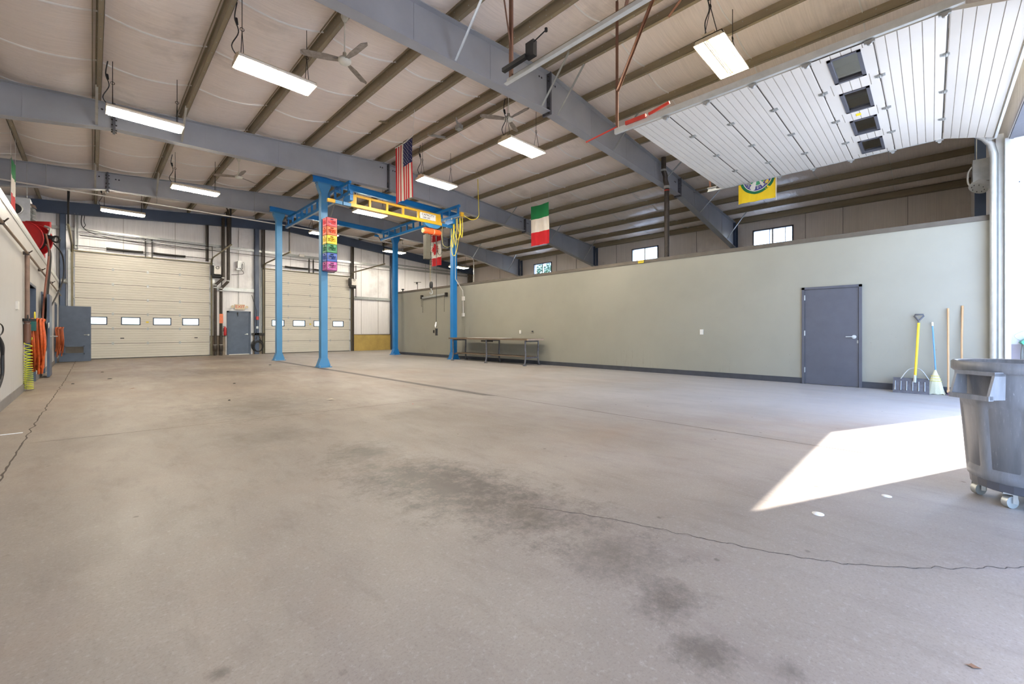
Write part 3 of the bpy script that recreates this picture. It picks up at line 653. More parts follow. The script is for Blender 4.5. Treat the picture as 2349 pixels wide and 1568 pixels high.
b = MB(); b.box(5.0, 24.4, 2.25, 5.42, 24.47, 2.5); b.build('sign_body', FIXB, T)
text('EXIT', .2, 'exit_lettering', REDL, T, Matrix.Translation((5.22, 24.397, 2.38)) @ FY)
for xx in (4.9, 5.5):
    b = MB(); b.cyl((xx, 24.38, 2.38), (xx, 24.48, 2.38), .07, 12, r2=.05); b.build('lamp_head', FIXB, T)
b = MB(); b.tube([(5.17, 24.52, 2.5), (5.17, 24.52, 4.2), (5.17, 24.52, 6.2)], .012, 6); b.build('conduit', STEEL, T)
T = thing('wall_fan', 'small grey bracket fan hanging on the far wall above the exit sign', 'fan', (5.2, 24.4, 4.35))
b = MB(); b.box(5.05, 24.35, 4.2, 5.3, 24.5, 4.3); b.box(5.1, 24.3, 4.3, 5.25, 24.5, 4.65); b.build('bracket', STEEL, T)
b = MB(); b.torus((5.28, 24.25, 4.38), .13, .012, 'x'); b.torus((5.32, 24.25, 4.38), .22, .008, 'x'); b.build('guard', STEEL, T)
b = MB(); b.tube(catmull([(5.2, 24.3, 4.3), (5.35, 24.3, 4.05), (5.1, 24.35, 3.98), (4.85, 24.4, 3.95)]), .012, 6); b.build('cable', BLACK, T)
for k, (xa, xb_, za, zb_, lab) in enumerate(((4.7, 4.4, 3.6, 3.22, 'right-hand dark riser pipe stepping down left of the exit door'), (4.49, 4.17, 3.72, 3.36, 'left-hand dark riser pipe stepping down beside the overhead door'))):
    T = thing('riser_pipe', lab, 'pipe', (xb_, 24.3, 0)); y = 24.3-.0*k
    b = MB(); b.tube([(xa, y, za), (xa, y, roof(xa)-.1)], .07, 12); b.tube([(xb_, y, .5), (xb_, y, zb_)], .065, 12); b.tube([(xb_, y, zb_), (xa, y, za)], .062, 12); b.tube([(xb_, y, 0), (xb_, y, .25)], .065, 12); b.build('pipe', BRNPIPE, T)
    b = MB(); b.lathe([(.06, .2), (.085, .22), (.09, .36), (.085, .5), (.06, .52)], (xb_, y, 0), 12); b.build('cleanout', BRNPIPE, T)
    b = MB()
    for z in (zb_, zb_-.12): b.cyl((xb_, y, z), (xb_, y, z+.04), .075, 12)
    b.cyl((xa, y, za), (xa, y, za+.05), .08, 12); b.cyl((xb_, y, .22), (xb_, y, .26), .08, 12); b.cyl((xb_, y, .48), (xb_, y, .52), .08, 12); b.build('pipe_clamp', GALV, T)
    if k == 0: b = MB(); b.box(xb_-.075, y-.08, 1.55, xb_+.075, y-.068, 2.0); b.build('warning_placard', mat('orange_placard', (220, 120, 80), .5), T)
T = thing('fire_extinguisher', 'small red fire extinguisher left of the blue far exit door', 'extinguisher', (4.58, 24.4, 1.0))
b = MB(); b.lathe([(0, .95), (.06, .96), (.065, 1.0), (.065, 1.3), (.03, 1.36), (.02, 1.4)], (4.58, 24.36, 0), 12); b.build('cylinder', REDP, T)
b = MB(); b.tube([(4.58, 24.36, 1.38), (4.52, 24.34, 1.42), (4.5, 24.33, 1.15)], .01, 6); b.build('hose', BLACK, T)
for (a, c, z, lab, r) in ((-.4, 4.5, 5.12, 'long horizontal grey conduit above the left far door', .018), (-.35, 13.4, 5.02, 'long thin dark conduit running the width of the far wall', .014), (6.3, 9.6, 5.14, 'short pale conduit above the right far door', .016)):
    b = MB(); b.tube([(a, 24.32, z), (c, 24.32, z)], r, 6); o = b.build('wall_conduit', STEEL if r > .015 else DARKM); o['label'] = lab; o['category'] = 'conduit'
b = MB(); b.tube(catmull([(-.3, 24.35, 5.85), (-.28, 24.35, 5.4), (.1, 24.35, 5.15), (1.2, 24.34, 5.0), (3, 24.34, 4.98), (4.2, 24.34, 5.03)]), .014, 6); b.tube(catmull([(-.22, 24.35, 5.85), (-.2, 24.35, 5.5), (.2, 24.35, 5.25), (4.2, 24.34, 5.2)]), .012, 6)
o = b.build('wall_cable', BLACK); o['label'] = 'pair of black cables curving down from the eave above the left far door'; o['category'] = 'cable'
b = MB(); b.box(7.95, 24.25, 5.22, 8.2, 24.35, 5.36); o = b.build('junction_box', PLAST); o['label'] = 'small white junction box above the right-hand far door'; o['category'] = 'box'
# coiled power cable on the kerb
T = thing('power_cable', 'coiled black power cable hanging on the kerb right of the exit door', 'cable', (5.98, 24.3, .4))
b = MB()
for k in range(6): b.torus((5.98+.015*(k % 3), 24.4-.015*k, .44-.012*k), .3-.018*k, .016, 'y', 22, 6, sx=.9, sz=1.1)
b.build('coil', BLACK, T)
b = MB(); b.tube(catmull([(5.9, 24.3, .75), (5.98, 24.35, 1.0), (6.1, 24.3, .75)]), .015, 6); b.tube([(5.93, 24.35, 1.0), (5.93, 24.35, 2.2), (5.72, 24.4, 3.0)], .012, 6); b.build('lead', BLACK, T)
b = MB(); b.cyl((5.95, 24.3, 1.75), (5.95, 24.3, 1.92), .06, 10); b.build('red_plug', mat('plug_red', (210, 80, 80), .5), T)
b = MB(); b.box(5.9, 24.3, 1.3, 6.0, 24.36, 1.42); b.build('outlet_box', STEEL, T)
b = MB(); b.box(5.76, 24.36, .96, 6.3, 24.55, 1.08); o = b.build('kerb_clutter', DARKM, WB)

# ------------------------------------------------------------------ lights: six-tube high-bay fixtures
def make_light(ntube, dim=()):
    T = thing('high_bay_light', '', 'light fixture'); L, W = 1.22, .46
    b = MB(); b.prism([(-W/2, 0), (-W/2+.03, .07), (W/2-.03, .07), (W/2, 0), (W/2-.012, 0), (W/2-.04, .055), (-W/2+.04, .055), (-W/2+.012, 0)], 'x', -L/2, L/2)
    b.box(-L/2, -.09, .07, L/2, .09, .11)
    for x in (-L/2, L/2-.004): b.prism([(-W/2, -.005), (-W/2+.03, .07), (W/2-.03, .07), (W/2, -.005)], 'x', x, x+.004)
    b.build('housing', FIXB, T)
    b = MB()
    for k in range(ntube):
        y = (k-(ntube-1)/2)*(W-.07)/(ntube-1); q = .022
        b.add([(-L/2+.01, y-q*1.4, .012), (L/2-.01, y-q*1.4, .012), (L/2-.01, y-q, .045), (-L/2+.01, y-q, .045), (-L/2+.01, y+q, .045), (L/2-.01, y+q, .045), (L/2-.01, y+q*1.4, .012), (-L/2+.01, y+q*1.4, .012)], [(0, 1, 2, 3), (3, 2, 5, 4), (4, 5, 6, 7)])
    b.build('reflector', REFL, T)
    for k in range(ntube):
        y = (k-(ntube-1)/2)*(W-.07)/(ntube-1); b = MB(); b.cyl((-L/2+.04, y, -.004), (L/2-.04, y, -.004), .0125, 6)
        b.build('tube', TUBEOFF if k in dim else TUBE, T)
    for x in (-L/2+.1, L/2-.1):
        b = MB()
        for y in (-.1, .1): b.tube([(x, y, .11), (x, 0, .55)], .006, 4)
        b.tube([(x, 0, .55), (x, 0, 1.07)], .006, 4); b.torus((x, 0, .57), .03, .005, 'y', 10, 4); b.build('hanger_cable', DARKM, T)
    b = MB(); b.tube(catmull([(-L/2+.06, .05, .11), (-L/2-.04, .03, .25), (-L/2+.05, 0, .5), (-L/2, .02, .72), (-L/2+.03, 0, .98)]), .009, 5); b.cyl((-L/2+.03, 0, .62), (-L/2+.02, .01, .72), .02, 8); b.build('power_cord', BLACK, T)
    return T
G = 'fluorescent high-bay fixtures'
f4 = make_light(4); f4['label'] = 'four-tube hanging light in front of the three-blade fan at upper left'; f4.location = (2.27, 8.1, 5.58)
f6 = make_light(6); f6['label'] = 'bright six-tube hanging light under the middle fan'; f6.location = (7.4, 7.05, 5.6)
f6d = make_light(6, (3,)); f6d['label'] = 'hanging light with one dead pinkish tube, beside the open white door'; f6d.location = (7.3, 2.43, 5.62)
for o in (f4, f6, f6d): o['group'] = G
for src, loc, lab in ((f4, (.8, 11.65, 5.56), 'hanging light at far left in front of the middle grey frame'),
                      (f6, (7.35, 10.55, 5.6), 'bright hanging light beside the striped star flag'),
                      (f4, (2.32, 16.5, 5.6), 'hanging light below the distant fan at left'),
                      (f4, (.82, 21.3, 5.56), 'dim hanging light nearest the wide far overhead door'),
                      (f4, (7.45, 15.05, 5.6), 'hanging light framed under the yellow crane bridge'),
                      (f4, (7.55, 19.8, 5.62), 'distant hanging light half hidden behind the coloured crates'),
                      (f4, (11.98, 21.3, 5.6), 'distant hanging light behind the back right blue post'),
                      (f4, (15.5, 20.0, 4.98), 'farthest right hanging light, behind the front right blue post')):
    dup(src, loc, label=lab)

# ------------------------------------------------------------------ ceiling fans
def make_fan(drop):
    T = thing('ceiling_fan', '', 'ceiling fan', group='white three-blade ceiling fans')
    b = MB(); b.lathe([(.0, drop+.02), (.06, drop+.02), (.065, drop-.05), (.04, drop-.1), (.02, drop-.13), (0, drop-.13)], n=16); b.build('canopy', FANW, T)
    b = MB(); b.cyl((0, 0, .1), (0, 0, drop-.1), .011, 8); b.build('downrod', FANW, T)
    b = MB(); b.lathe([(0, -.05), (.05, -.05), (.09, -.03), (.11, 0), (.11, .03), (.08, .06), (.035, .08), (.03, .15), (0, .15)], n=20); b.build('motor', FANW, T)
    for k in range(3):
        a = k*2*math.pi/3; M = Matrix.Rotation(a, 4, 'Z'); b = MB(); n = 10; top = []; bot = []
        for j in range(n+1):
            x = .1+.6*j/n; wd = .04+.025*min(1, j/3); wd *= (math.sqrt(max(0, 1-((j-n+1.2)/1.25)**2)) if j > n-1.2 else 1); wd = max(wd, .01)
            for s_ in (-1, 1): top.append((x, s_*wd, .02+s_*.015)); 
        vs = top+[(x, y, z-.006) for x, y, z in top]; m = 2*(n+1); fs = []
        for j in range(n): fs += [(2*j, 2*j+1, 2*j+3, 2*j+2), (m+2*j, m+2*j+2, m+2*j+3, m+2*j+1), (2*j, 2*j+2, m+2*j+2, m+2*j), (2*j+1, m+2*j+1, m+2*j+3, 2*j+3)]
        fs += [(2*n, 2*n+1, m+2*n+1, m+2*n)]
        b.add(vs, fs); b.box(.05, -.02, .008, .2, .02, .016); b.xf(M).build('blade', FANB, T)
    return T
fA = make_fan(.82); fA.location = (3.13, 7.28, 5.87); fA.rotation_euler.z = math.radians(35); fA['label'] = 'nearest ceiling fan with dusty blades at upper left, by the four-tube light'
fB = make_fan(.66); fB.location = (7.2, 7.32, 6.32); fB.rotation_euler.z = math.radians(28); fB['label'] = 'ceiling fan above the bright light in the middle of the roof'
fC = make_fan(.62); fC.location = (3.3, 15.6, 6.05); fC.rotation_euler.z = math.radians(30); fC['label'] = 'distant ceiling fan beyond the middle frame at left'

# ------------------------------------------------------------------ blue workstation crane
FL_, BL_, BR_, FR_ = (5.24, 13.8), (5.27, 18.45), (10.7, 18.95), (10.62, 14.05)
CR = 'blue crane support posts'
def post(x, y, label, H=5.86, m=BLUEP):
    T = thing('crane_post', label, 'post', (x, y, 0)); b = MB(); q = .1
    b.box(x-q, y-q, .02, x+q, y+q, H); b.build('column', m, T)
    b = MB(); b.box(x-.2, y-.2, 0, x+.2, y+.2, .025); b.build('base_plate', m, T)
    for sx, sy in ((0, -1), (0, 1), (-1, 0), (1, 0)):
        b = MB()
        if sx: b.prism([(x+sx*q, .025), (x+sx*.2, .025), (x+sx*q, .3)], 'y', y-q, y+q)
        else: b.prism([(x-q, .025), (x-.2, .025), (x-q, .3), (x+q, .3), (x+.2, .025), (x+q, .025)], 'y', y+sy*(q+.002), y+sy*(q+.012))
        b.build('gusset', m, T)
    b = MB()
    for sx in (-1, 1):
        for sy in (-1, 1): b.cyl((x+sx*.165, y+sy*.165, .025), (x+sx*.165, y+sy*.165, .06), .018, 6)
    b.build('anchor_bolts', STEEL, T, kind='stuff')
    b = MB(); b.prism([(x-.2, H), (x+.2, H), (x+.2, H-.08), (x+q, H-.32), (x-q-.003, H-.32), (x-.2, H-.08)], 'y', y-.104, y+.104); b.box(x-.22, y-.12, H, x+.22, y+.12, H+.02); b.build('capital', m, T)
    return T
post(*FL_, 'nearest left blue post carrying the coloured crates'); post(*BL_, 'left rear blue post, just left of the crate post')
post(*BR_, 'rear right blue post against the partition end', m=BLUE); post(*FR_, 'front right blue post behind the workbench end', m=BLUE)
def ibeam(p, q, h, wd, label):
    p, q = Vector(p), Vector(q); T = thing('crane_beam', label, 'beam', (p+q)/2); z = Vector((0, 0, 1))
    b = MB(); b.bar(p+z*h/2, q+z*h/2, .012, h-.03); b.bar(p+z*.01, q+z*.01, wd, .02); b.bar(p+z*(h-.01), q+z*(h-.01), wd, .02); b.build('i_beam', BLUE, T); return T
ibeam((4.92, 13.79, 5.88), (10.95, 14.06, 5.88), .2, .13, 'bright blue cross beam on the front pair of posts')
ibeam((4.95, 18.45, 5.88), (10.95, 18.96, 5.88), .2, .13, 'bright blue cross beam on the rear pair of posts')
def rail(x, y0, y1, label):
    T = thing('crane_rail', label, 'crane rail', (x, (y0+y1)/2, 5.4)); z0, z1 = 5.42, 5.86
    b = MB(); b.box(x-.045, y0, z0, x+.045, y1, z0+.1); b.build('lower_rail', BLUE, T)
    b = MB(); b.box(x-.03, y0, z0-.012, x-.012, y1, z0); b.box(x+.012, y0, z0-.012, x+.03, y1, z0); b.build('running_flange', GALV, T)
    b = MB(); b.box(x-.035, y0+.1, z1-.09, x+.035, y1-.05, z1); b.build('upper_chord', BLUE, T)
    n = 11
    for k in range(n+1):
        y = y0+.2+(y1-y0-.4)*k/n; b = MB(); b.box(x-.03, y-.03, z0+.1, x+.03, y+.03, z1-.09); b.build('rail_strut', BLUE, T)
    for y in (13.8+(x-5.24)*.045, 18.45+(x-5.27)*.09):
        b = MB(); b.box(x-.06, y-.12, z1, x+.06, y+.12, 5.885); b.box(x-.1, y-.03, z1-.16, x+.1, y+.03, z1-.08); b.build('hanger_clamp', BLUE, T)
    for y in (y0, y1): b = MB(); b.box(x-.05, y-.012, z0-.01, x+.05, y+.012, z0+.12); b.build('end_stop', BLUE, T)
    return T
rail(5.7, 12.75, 18.9, 'dark blue ladder truss rail running back from the crate post')
rail(9.65, 12.3, 18.35, 'blue ladder truss rail on the right carrying yellow hose loops')
T = thing('crane_bridge', 'yellow truss bridge with white capacity sign spanning the two blue rails', 'crane bridge', (7.5, 13, 5.2)); y = 13.0
b = MB(); b.box(5.06, y-.045, 5.1, 5.28, y+.045, 5.2); b.box(5.78, y-.045, 5.1, 9.25, y+.045, 5.2); b.build('lower_chord', YEL, T)
b = MB(); b.box(5.28, y-.05, 5.09, 5.5, y+.05, 5.19); b.box(5.53, y-.05, 5.09, 5.78, y+.05, 5.19); b.build('rail_end', BLUEP, T)
b = MB(); b.box(9.25, y-.05, 5.09, 9.5, y+.05, 5.19); b.box(9.53, y-.05, 5.09, 9.75, y+.05, 5.19); b.build('rail_end', BLUE, T)
b = MB(); b.box(9.75, y-.045, 5.1, 9.88, y+.045, 5.2); b.build('end_cap', mat('end_cap_orange', (224, 140, 50), .45), T)
b = MB(); b.box(5.8, y-.03, 5.43, 9.2, y+.03, 5.5); b.build('upper_chord', YEL, T)
for xx in (5.84, 6.42, 7.03, 7.64, 8.25, 9.1):
    wd = .12 if xx in (5.84, 9.1) else .035
    b = MB(); b.box(xx-wd, y-.03, 5.2, xx+wd, y+.03, 5.43); b.build('bridge_strut', YEL, T)
b = MB(); b.box(5.74, y-.04, 5.46, 5.86, y+.04, 5.56); b.build('top_lug', YEL, T)
for xx in (5.7, 9.65):
    b = MB(); b.box(xx-.05, y-.25, 5.22, xx+.05, y+.25, 5.4); b.build('end_truck', BLUE, T)
    for yy in (-.2, .2): b = MB(); b.cyl((xx-.07, y+yy, 5.4), (xx+.07, y+yy, 5.4), .035, 12); b.build('truck_wheel', STEEL, T)
b = MB(); b.box(8.3, y-.045, 5.21, 8.97, y-.035, 5.43); sg = b.build('capacity_sign', PAPER, T)
text('CAPACITY', .115, 'sign_lettering', BLKL, sg, Matrix.Translation((8.64, y-.047, 5.365)) @ FY); text('1000 LBS', .085, 'sign_lettering', BLKL, sg, Matrix.Translation((8.56, y-.047, 5.265)) @ FY)
# hoist
T = thing('chain_hoist', 'orange electric chain hoist with dark chain bag and hook block', 'hoist', (8.9, 13, 4.8)); y = 13.0
b = MB(); b.prism([(8.45, 5.08), (9.2, 5.08), (9.1, 4.98), (8.97, 4.94), (8.68, 4.94), (8.55, 4.98)], 'y', y-.07, y+.07); b.build('trolley', BLUEP, T)
b = MB(); b.tube([(8.46, y, 4.8), (8.5, y, 4.81), (9.15, y, 4.81), (9.2, y, 4.8)], [.09, .11, .11, .08], 20); b.cyl((8.83, y, 4.88), (8.83, y, 5.0), .03, 8); b.build('motor_body', ORG, T)
b = MB(); b.cyl((8.44, y, 4.8), (8.465, y, 4.8), .085, 20); b.torus((8.44, y, 4.8), .04, .01, 'x'); b.build('end_badge', mat('badge_tan', (214, 186, 110), .5), T)
b = MB(); b.cyl((8.86, y, 4.81), (8.9, y, 4.81), .114, 20); b.build('body_band', mat('band_pale', (246, 170, 130), .5), T)
b = MB(); b.box(8.52, y-.09, 3.78, 8.72, y+.09, 4.66); b.tube([(8.62, y, 4.66), (8.62, y, 4.74)], .05, 8); b.build('chain_bag', mat('chain_bag_cloth', (84, 80, 70), .7, var=.1), T)
def chain(name, p, q, T, r=.006, link=.05, m=DARKM):
    p, q = Vector(p), Vector(q); n = int((q-p).length/link); b = MB()
    for k in range(n):
        c = p.lerp(q, (k+.5)/n); h = link*.62
        b.torus((0, 0, 0), h*.5, r*.6, 'y' if k % 2 else 'x', 6, 3, sx=.55, sz=1.1)
        L_ = len(b.v)-7*3
        for i in range(L_, len(b.v)): b.v[i] = tuple(Vector(b.v[i])+c)
    return b.build(name, m, T, kind='stuff')
chain('load_chain', (8.76, y, 4.7), (8.76, y, 2.98), T, .012, .06, mat('chain_tan', (176, 160, 110), .5, .3)); chain('load_chain', (8.83, y, 4.7), (8.83, y, 2.98), T, .012, .06, STEEL)
b = MB(); b.lathe([(0, 2.98), (.05, 2.97), (.065, 2.9), (.065, 2.8), (.05, 2.74), (0, 2.72)], (8.8, y, 0), 12); b.build('hook_block', BLACK, T)
b = MB(); b.tube(catmull([(8.8, y, 2.74), (8.8, y, 2.68), (8.85, y, 2.62), (8.83, y, 2.53), (8.76, y, 2.53), (8.74, y, 2.59)]), [.02]*19+[.02]*12, 8); b.build('hook', STEEL, T)
b = MB(); b.tube([(9.03, y, 4.7), (9.03, y, 1.3)], .01, 6); b.build('pendant_cable', BLACK, T)
b = MB(); b.box(9.0, y-.03, 1.0, 9.07, y+.03, 1.26); b.cyl((9.035, y-.04, 1.2), (9.035, y-.03, 1.2), .02, 8); b.build('pendant_control', BLACK, T)
b = MB(); b.prism([(8.96, 1.28), (9.0, 1.36), (9.02, 1.5), (8.97, 1.5), (8.93, 1.36)], 'y', y-.035, y-.033); b.build('paper_tag', PAPER, T)
b = MB(); b.tube(catmull([(9.0, y, 4.74), (9.05, y, 4.2), (9.2, y, 4.0), (9.3, y, 4.35), (9.32, y, 5.08)]), .009, 5); b.build('black_cable', BLACK, T)
# festooned yellow air hose
T = thing('air_hose', 'looped yellow air hose festooned from the right blue rail', 'hose', (9.8, 12.4, 5.4))
for k, (x, y0, y1, dz) in enumerate(((9.72, 12.33, 12.45, .75), (9.72, 12.5, 12.62, .5), (9.72, 12.7, 12.85, 1.0), (9.72, 12.9, 13.0, 1.05), (9.72, 12.45, 12.8, .8))):
    b = MB(); b.tube(catmull([(x, y0, 5.4), (x+.02, y0-.0, 5.4-dz*.6), (x+.03, (y0+y1)/2, 5.4-dz), (x, y1, 5.4-dz*.6), (x, y1, 5.4)]), .013, 6); b.build('hose_loop', YELH, T)
b = MB(); b.tube(catmull([(9.85, 12.98, 5.1), (9.7, 12.99, 4.6), (9.76, 13.0, 4.12), (9.9, 13.0, 4.1), (10.02, 13.0, 4.5), (9.95, 12.7, 5.35)]), .014, 6); b.build('hose_loop', YELH, T)
b = MB(); b.tube(catmull([(9.3, 13, 5.08), (9.28, 13, 4.7), (9.35, 13, 4.4), (9.55, 13, 4.35), (9.72, 13, 4.5), (9.8, 13, 5.05)]), .009, 6); b.build('hose_loop', mat('clear_hose', (190, 180, 120), .4), T)
b = MB(); b.box(9.6, 12.24, 5.4, 9.72, 12.34, 5.54); b.build('hose_bracket', YEL, T)
b = MB(); b.tube(catmull([(9.66, 12.25, 5.45), (9.85, 11.95, 5.25), (10.0, 11.75, 5.35), (10.02, 11.75, 5.7), (10.0, 11.75, 6.2), (9.98, 11.75, 6.72)]), .013, 6); b.build('hose_drop', YELH, T)

# ------------------------------------------------------------------ milk crates strapped round the front-left post
def crate(m):
    T = thing('milk_crate'); W, Hh, t = .33, .272, .012
    b = MB()
    b.box(-W/2, -W/2, 0, W/2, W/2, t)
    b.build('base', m, T)
    def side(M):
        b = MB(); x0 = -W/2
        b.box(x0, 0, 0, -x0, t, .075); b.box(x0, 0, Hh-.03, -x0, t, Hh); b.box(x0, 0, .07, x0+.05, t, Hh-.03); b.box(-x0-.05, 0, .07, -x0, t, Hh-.03)
        b.box(x0+.05, 0, Hh-.062, -.05, t, Hh-.03); b.box(.05, 0, Hh-.062, -x0-.05, t, Hh-.03); b.box(x0+.05, 0, Hh-.08, -x0-.05, t, Hh-.062)
        for k in range(-4, 5):
            x = k*.052
            for s_ in (-1, 1):
                xa, xb_ = x-s_*.055, x+s_*.055; lo, hi = -W/2+.05, W/2-.05
                za, zc = .075, Hh-.08
                if xa == xb_: continue
                f = lambda X: za+(X-xa)/(xb_-xa)*(zc-za)
                A, B = sorted((max(lo, min(hi, xa)), max(lo, min(hi, xb_))))
                if B-A > .012: b.bar((A, t/2, f(A)), (B, t/2, f(B)), .006, .009, (0, 1, 0))
        b.box(x0-.003, -.003, Hh-.012, -x0+.003, t, Hh); b.box(x0, -.004, .03, -x0, 0, .036)
        return b.xf(M)
    for k in range(4):
        M = Matrix.Rotation(k*math.pi/2, 4, 'Z') @ Matrix.Translation((0, -W/2, 0)); side(M).build('side_panel', m, T)
    return T
cols = [((186, 84, 160), 'magenta-purple milk crate at the bottom of the post stack'), ((40, 84, 176), 'blue milk crate second from the bottom of the stack'), ((24, 128, 80), 'green milk crate between the blue and yellow ones'),
        ((250, 216, 30), 'yellow milk crate between green and orange ones'), ((250, 104, 44), 'orange milk crate under the red one'), ((236, 46, 66), 'red milk crate at the top of the post stack')]
src = None
for k, (c, lab) in enumerate(cols):
    m = mat('crate_plastic_%s' % lab.split()[0].replace('-', '_'), c, .4, var=.03)
    T = crate(m); T.location = (5.33, 13.5, 3.06+k*.276); T['label'] = lab; T['category'] = 'crate'; T['group'] = 'rainbow milk crates on the blue post'

# ------------------------------------------------------------------ flags
def cloth(x, y0, y1, z0, z1, colour_of, mats, T, nu=26, nv=40, amp=.03, ph=0., name='cloth'):
    """hangs in the plane x=const; u runs from the far edge y1 to the near edge y0, v from top to bottom"""
    b = MB(); vs = []
    def P(u, v):
        return (x+amp*(.3+.7*v)*(math.sin(u*13+ph+v*1.2)+.5*math.sin(u*29+ph*2)), y1+(y0-y1)*u+.015*math.sin(v*5+ph)*u, z1+(z0-z1)*v-.03*math.sin(math.pi*u)*(1-v))
    for j in range(nv+1):
        for i in range(nu+1): vs.append(P(i/nu, j/nv))
    b.v = vs
    for j in range(nv):
        for i in range(nu):
            a = j*(nu+1)+i; b.f.append((a, a+1, a+nu+2, a+nu+1)); b.sm.append(True); b.mi.append(colour_of((i+.5)/nu, (j+.5)/nv))
    o = b.build(name, mats, T); return o, P
FR, FW_, FB2, FG = mat('flag_red', (196, 26, 36), .8, var=.05), mat('flag_white', (232, 224, 212), .8, var=.04), mat('flag_navy', (40, 44, 96), .8, var=.05), mat('flag_green', (24, 128, 70), .8, var=.05)
T = thing('hanging_flag', 'striped red and white flag with starred blue corner hanging vertically', 'flag', (5.85, 9.9, 6.1))
nu = 26
o, P = cloth(5.85, 9.49, 10.34, 4.62, 6.15, lambda u, v: (2 if (u > 6/13 and v < .4) else (0 if int(u*13) % 2 == 0 else 1)), [FR, FW_, FB2], T, 26, 40, .018)
b = MB()
for r in range(9):
    for c_ in range(6 if r % 2 == 0 else 5):
        v = .4*((c_+.5+(0 if r % 2 == 0 else .5))/6); u = 6/13+(7/13)*((r+.5)/9)
        px, py, pz = P(u, v); q = .017; pts = [(0, 0)]
        for k in range(10): a = k*math.pi/5; R_ = q if k % 2 == 0 else q*.42; pts.append((R_*math.sin(a), R_*math.cos(a)))
        b.add([(px-.008, py+a_, pz+c2) for a_, c2 in pts], [(0, k+1, (k+1) % 10+1) for k in range(10)])
b.build('star_print', PAPER, T, kind='stuff')
b = MB(); b.tube([(5.85, 10.36, 6.14), (5.85, 9.9, 6.13), (5.85, 9.47, 6.2)], .012, 6); b.tube([(5.85, 10.34, 6.14), (5.88, 10.34, 6.88)], .003, 4); b.tube([(5.85, 9.47, 6.2), (5.9, 9.47, 6.88)], .006, 4); b.build('hem_cord', PAPER, T)
def tricolour(x, y0, y1, z0, z1, label, ph):
    T = thing('hanging_flag', label, 'flag', (x, (y0+y1)/2, z1)); cloth(x, y0, y1, z0, z1, lambda u, v: 0 if v < 1/3 else (1 if v < 2/3 else 2), [FG, FW_, FR], T, 20, 30, .02, ph)
    b = MB(); b.tube([(x, y0, z1), (x, y0, roof(x)+.05)], .003, 4); b.tube([(x, y1, z1), (x, y1, roof(x)+.05)], .003, 4); b.build('hanging_cord', PAPER, T); return T
tricolour(11.45, 9.6, 10.47, 4.28, 5.75, 'green, white and red flag hanging in the middle of the roof', 1.0)
tricolour(-1.45, 16.4, 17.3, 4.2, 5.58, 'narrow edge-on green, white and red flag above the left partition', 2.0)
T = thing('hanging_flag', 'red and white flag with a red leaf, hanging behind the orange hoist', 'flag', (11.45, 16.5, 5.7))
o, P = cloth(11.45, 16.11, 16.93, 4.24, 5.78, lambda u, v: 0 if v < .25 or v >= .75 else 1, [FR, FW_], T, 20, 32, .025, .4)
leaf = [(0, .5), (.08, .3), (.2, .36), (.16, .08), (.28, .2), (.32, .12), (.48, .14), (.4, 0), (.46, -.04), (.2, -.24), (.24, -.34), (.02, -.3), (.02, -.5)]
leaf = leaf+[(-a, c) for a, c in leaf[::-1]]
b = MB(); pts = [(11.41-.02, 16.52+c*.62, 5.01-a*.62) for a, c in leaf]; b.add([(11.39, 16.52, 5.01)]+pts, [(0, k+1, (k+1) % len(pts)+1) for k in range(len(pts))]); b.build('leaf_print', FR, T)
T = thing('hanging_flag', 'yellow banner with a round green and blue seal below the open door rail', 'flag', (12.95, 3.4, 6.2))
FY2 = mat('flag_yellow', (248, 214, 40), .8, var=.04); o, P = cloth(12.95, 2.95, 3.88, 4.74, 6.2, lambda u, v: 0, [FY2], T, 22, 34, .022, .8)
def ring(r0, r1, m, dx, nm, a0=0, a1=360):
    b = MB(); n = 40; vs = []
    for k in range(n+1):
        a = math.radians(a0+(a1-a0)*k/n)
        for r in (r0, r1):
            yy, zz = 3.4-r*math.cos(a), 5.37+r*math.sin(a); u = (3.88-yy)/.93; v = (6.2-zz)/1.46
            vs.append((P(min(1, max(0, u)), min(1, max(0, v)))[0]-dx, yy, zz))
    b.add(vs, [(2*k, 2*k+1, 2*k+3, 2*k+2) for k in range(n)]); return b.build(nm, m, T)
SB = mat('seal_blue', (70, 74, 150), .8); SG = mat('seal_green', (24, 112, 70), .8)
ring(.36, .43, SG, .006, 'seal_ring'); ring(.0, .36, PAPER, .006, 'seal_disc'); ring(.22, .34, SB, .009, 'seal_band'); ring(0, .2, mat('seal_mint', (80, 166, 124), .8), .009, 'seal_centre'); ring(0, .12, REDL, .012, 'seal_core', 30, 150)
b = MB()
for k in range(22):
    a = math.radians(200+k*12.5); 
    if math.sin(a) > .5 or 255 < math.degrees(a) % 360 < 275: continue
    c_ = Vector((12.95-.045, 3.4-.28*math.cos(a), 5.37+.28*math.sin(a))); t_ = Vector((0, math.sin(a), math.cos(a))); r_ = Vector((0, -math.cos(a), math.sin(a)))
    b.bar(c_-r_*.035-t_*.012, c_+r_*.035-t_*.012, .012, .004); b.bar(c_+r_*.03-t_*.012, c_+r_*.03+t_*.014, .012, .004)
    if k % 2: b.bar(c_-t_*.0, c_+t_*.016+r_*.0, .01, .004)
    else: b.bar(c_-r_*.035+t_*.014, c_+r_*.03+t_*.014, .01, .004)
b.build('seal_lettering', PAPER, T, kind='stuff')
b = MB(); b.tube([(12.95, 2.95, 4.66), (12.95, 2.95, roof(12.95)+.05)], .012, 6); b.tube([(12.95, 3.88, 6.2), (12.95, 3.88, roof(12.95)+.05)], .004, 4); b.build('hem_cord', PAPER, T)

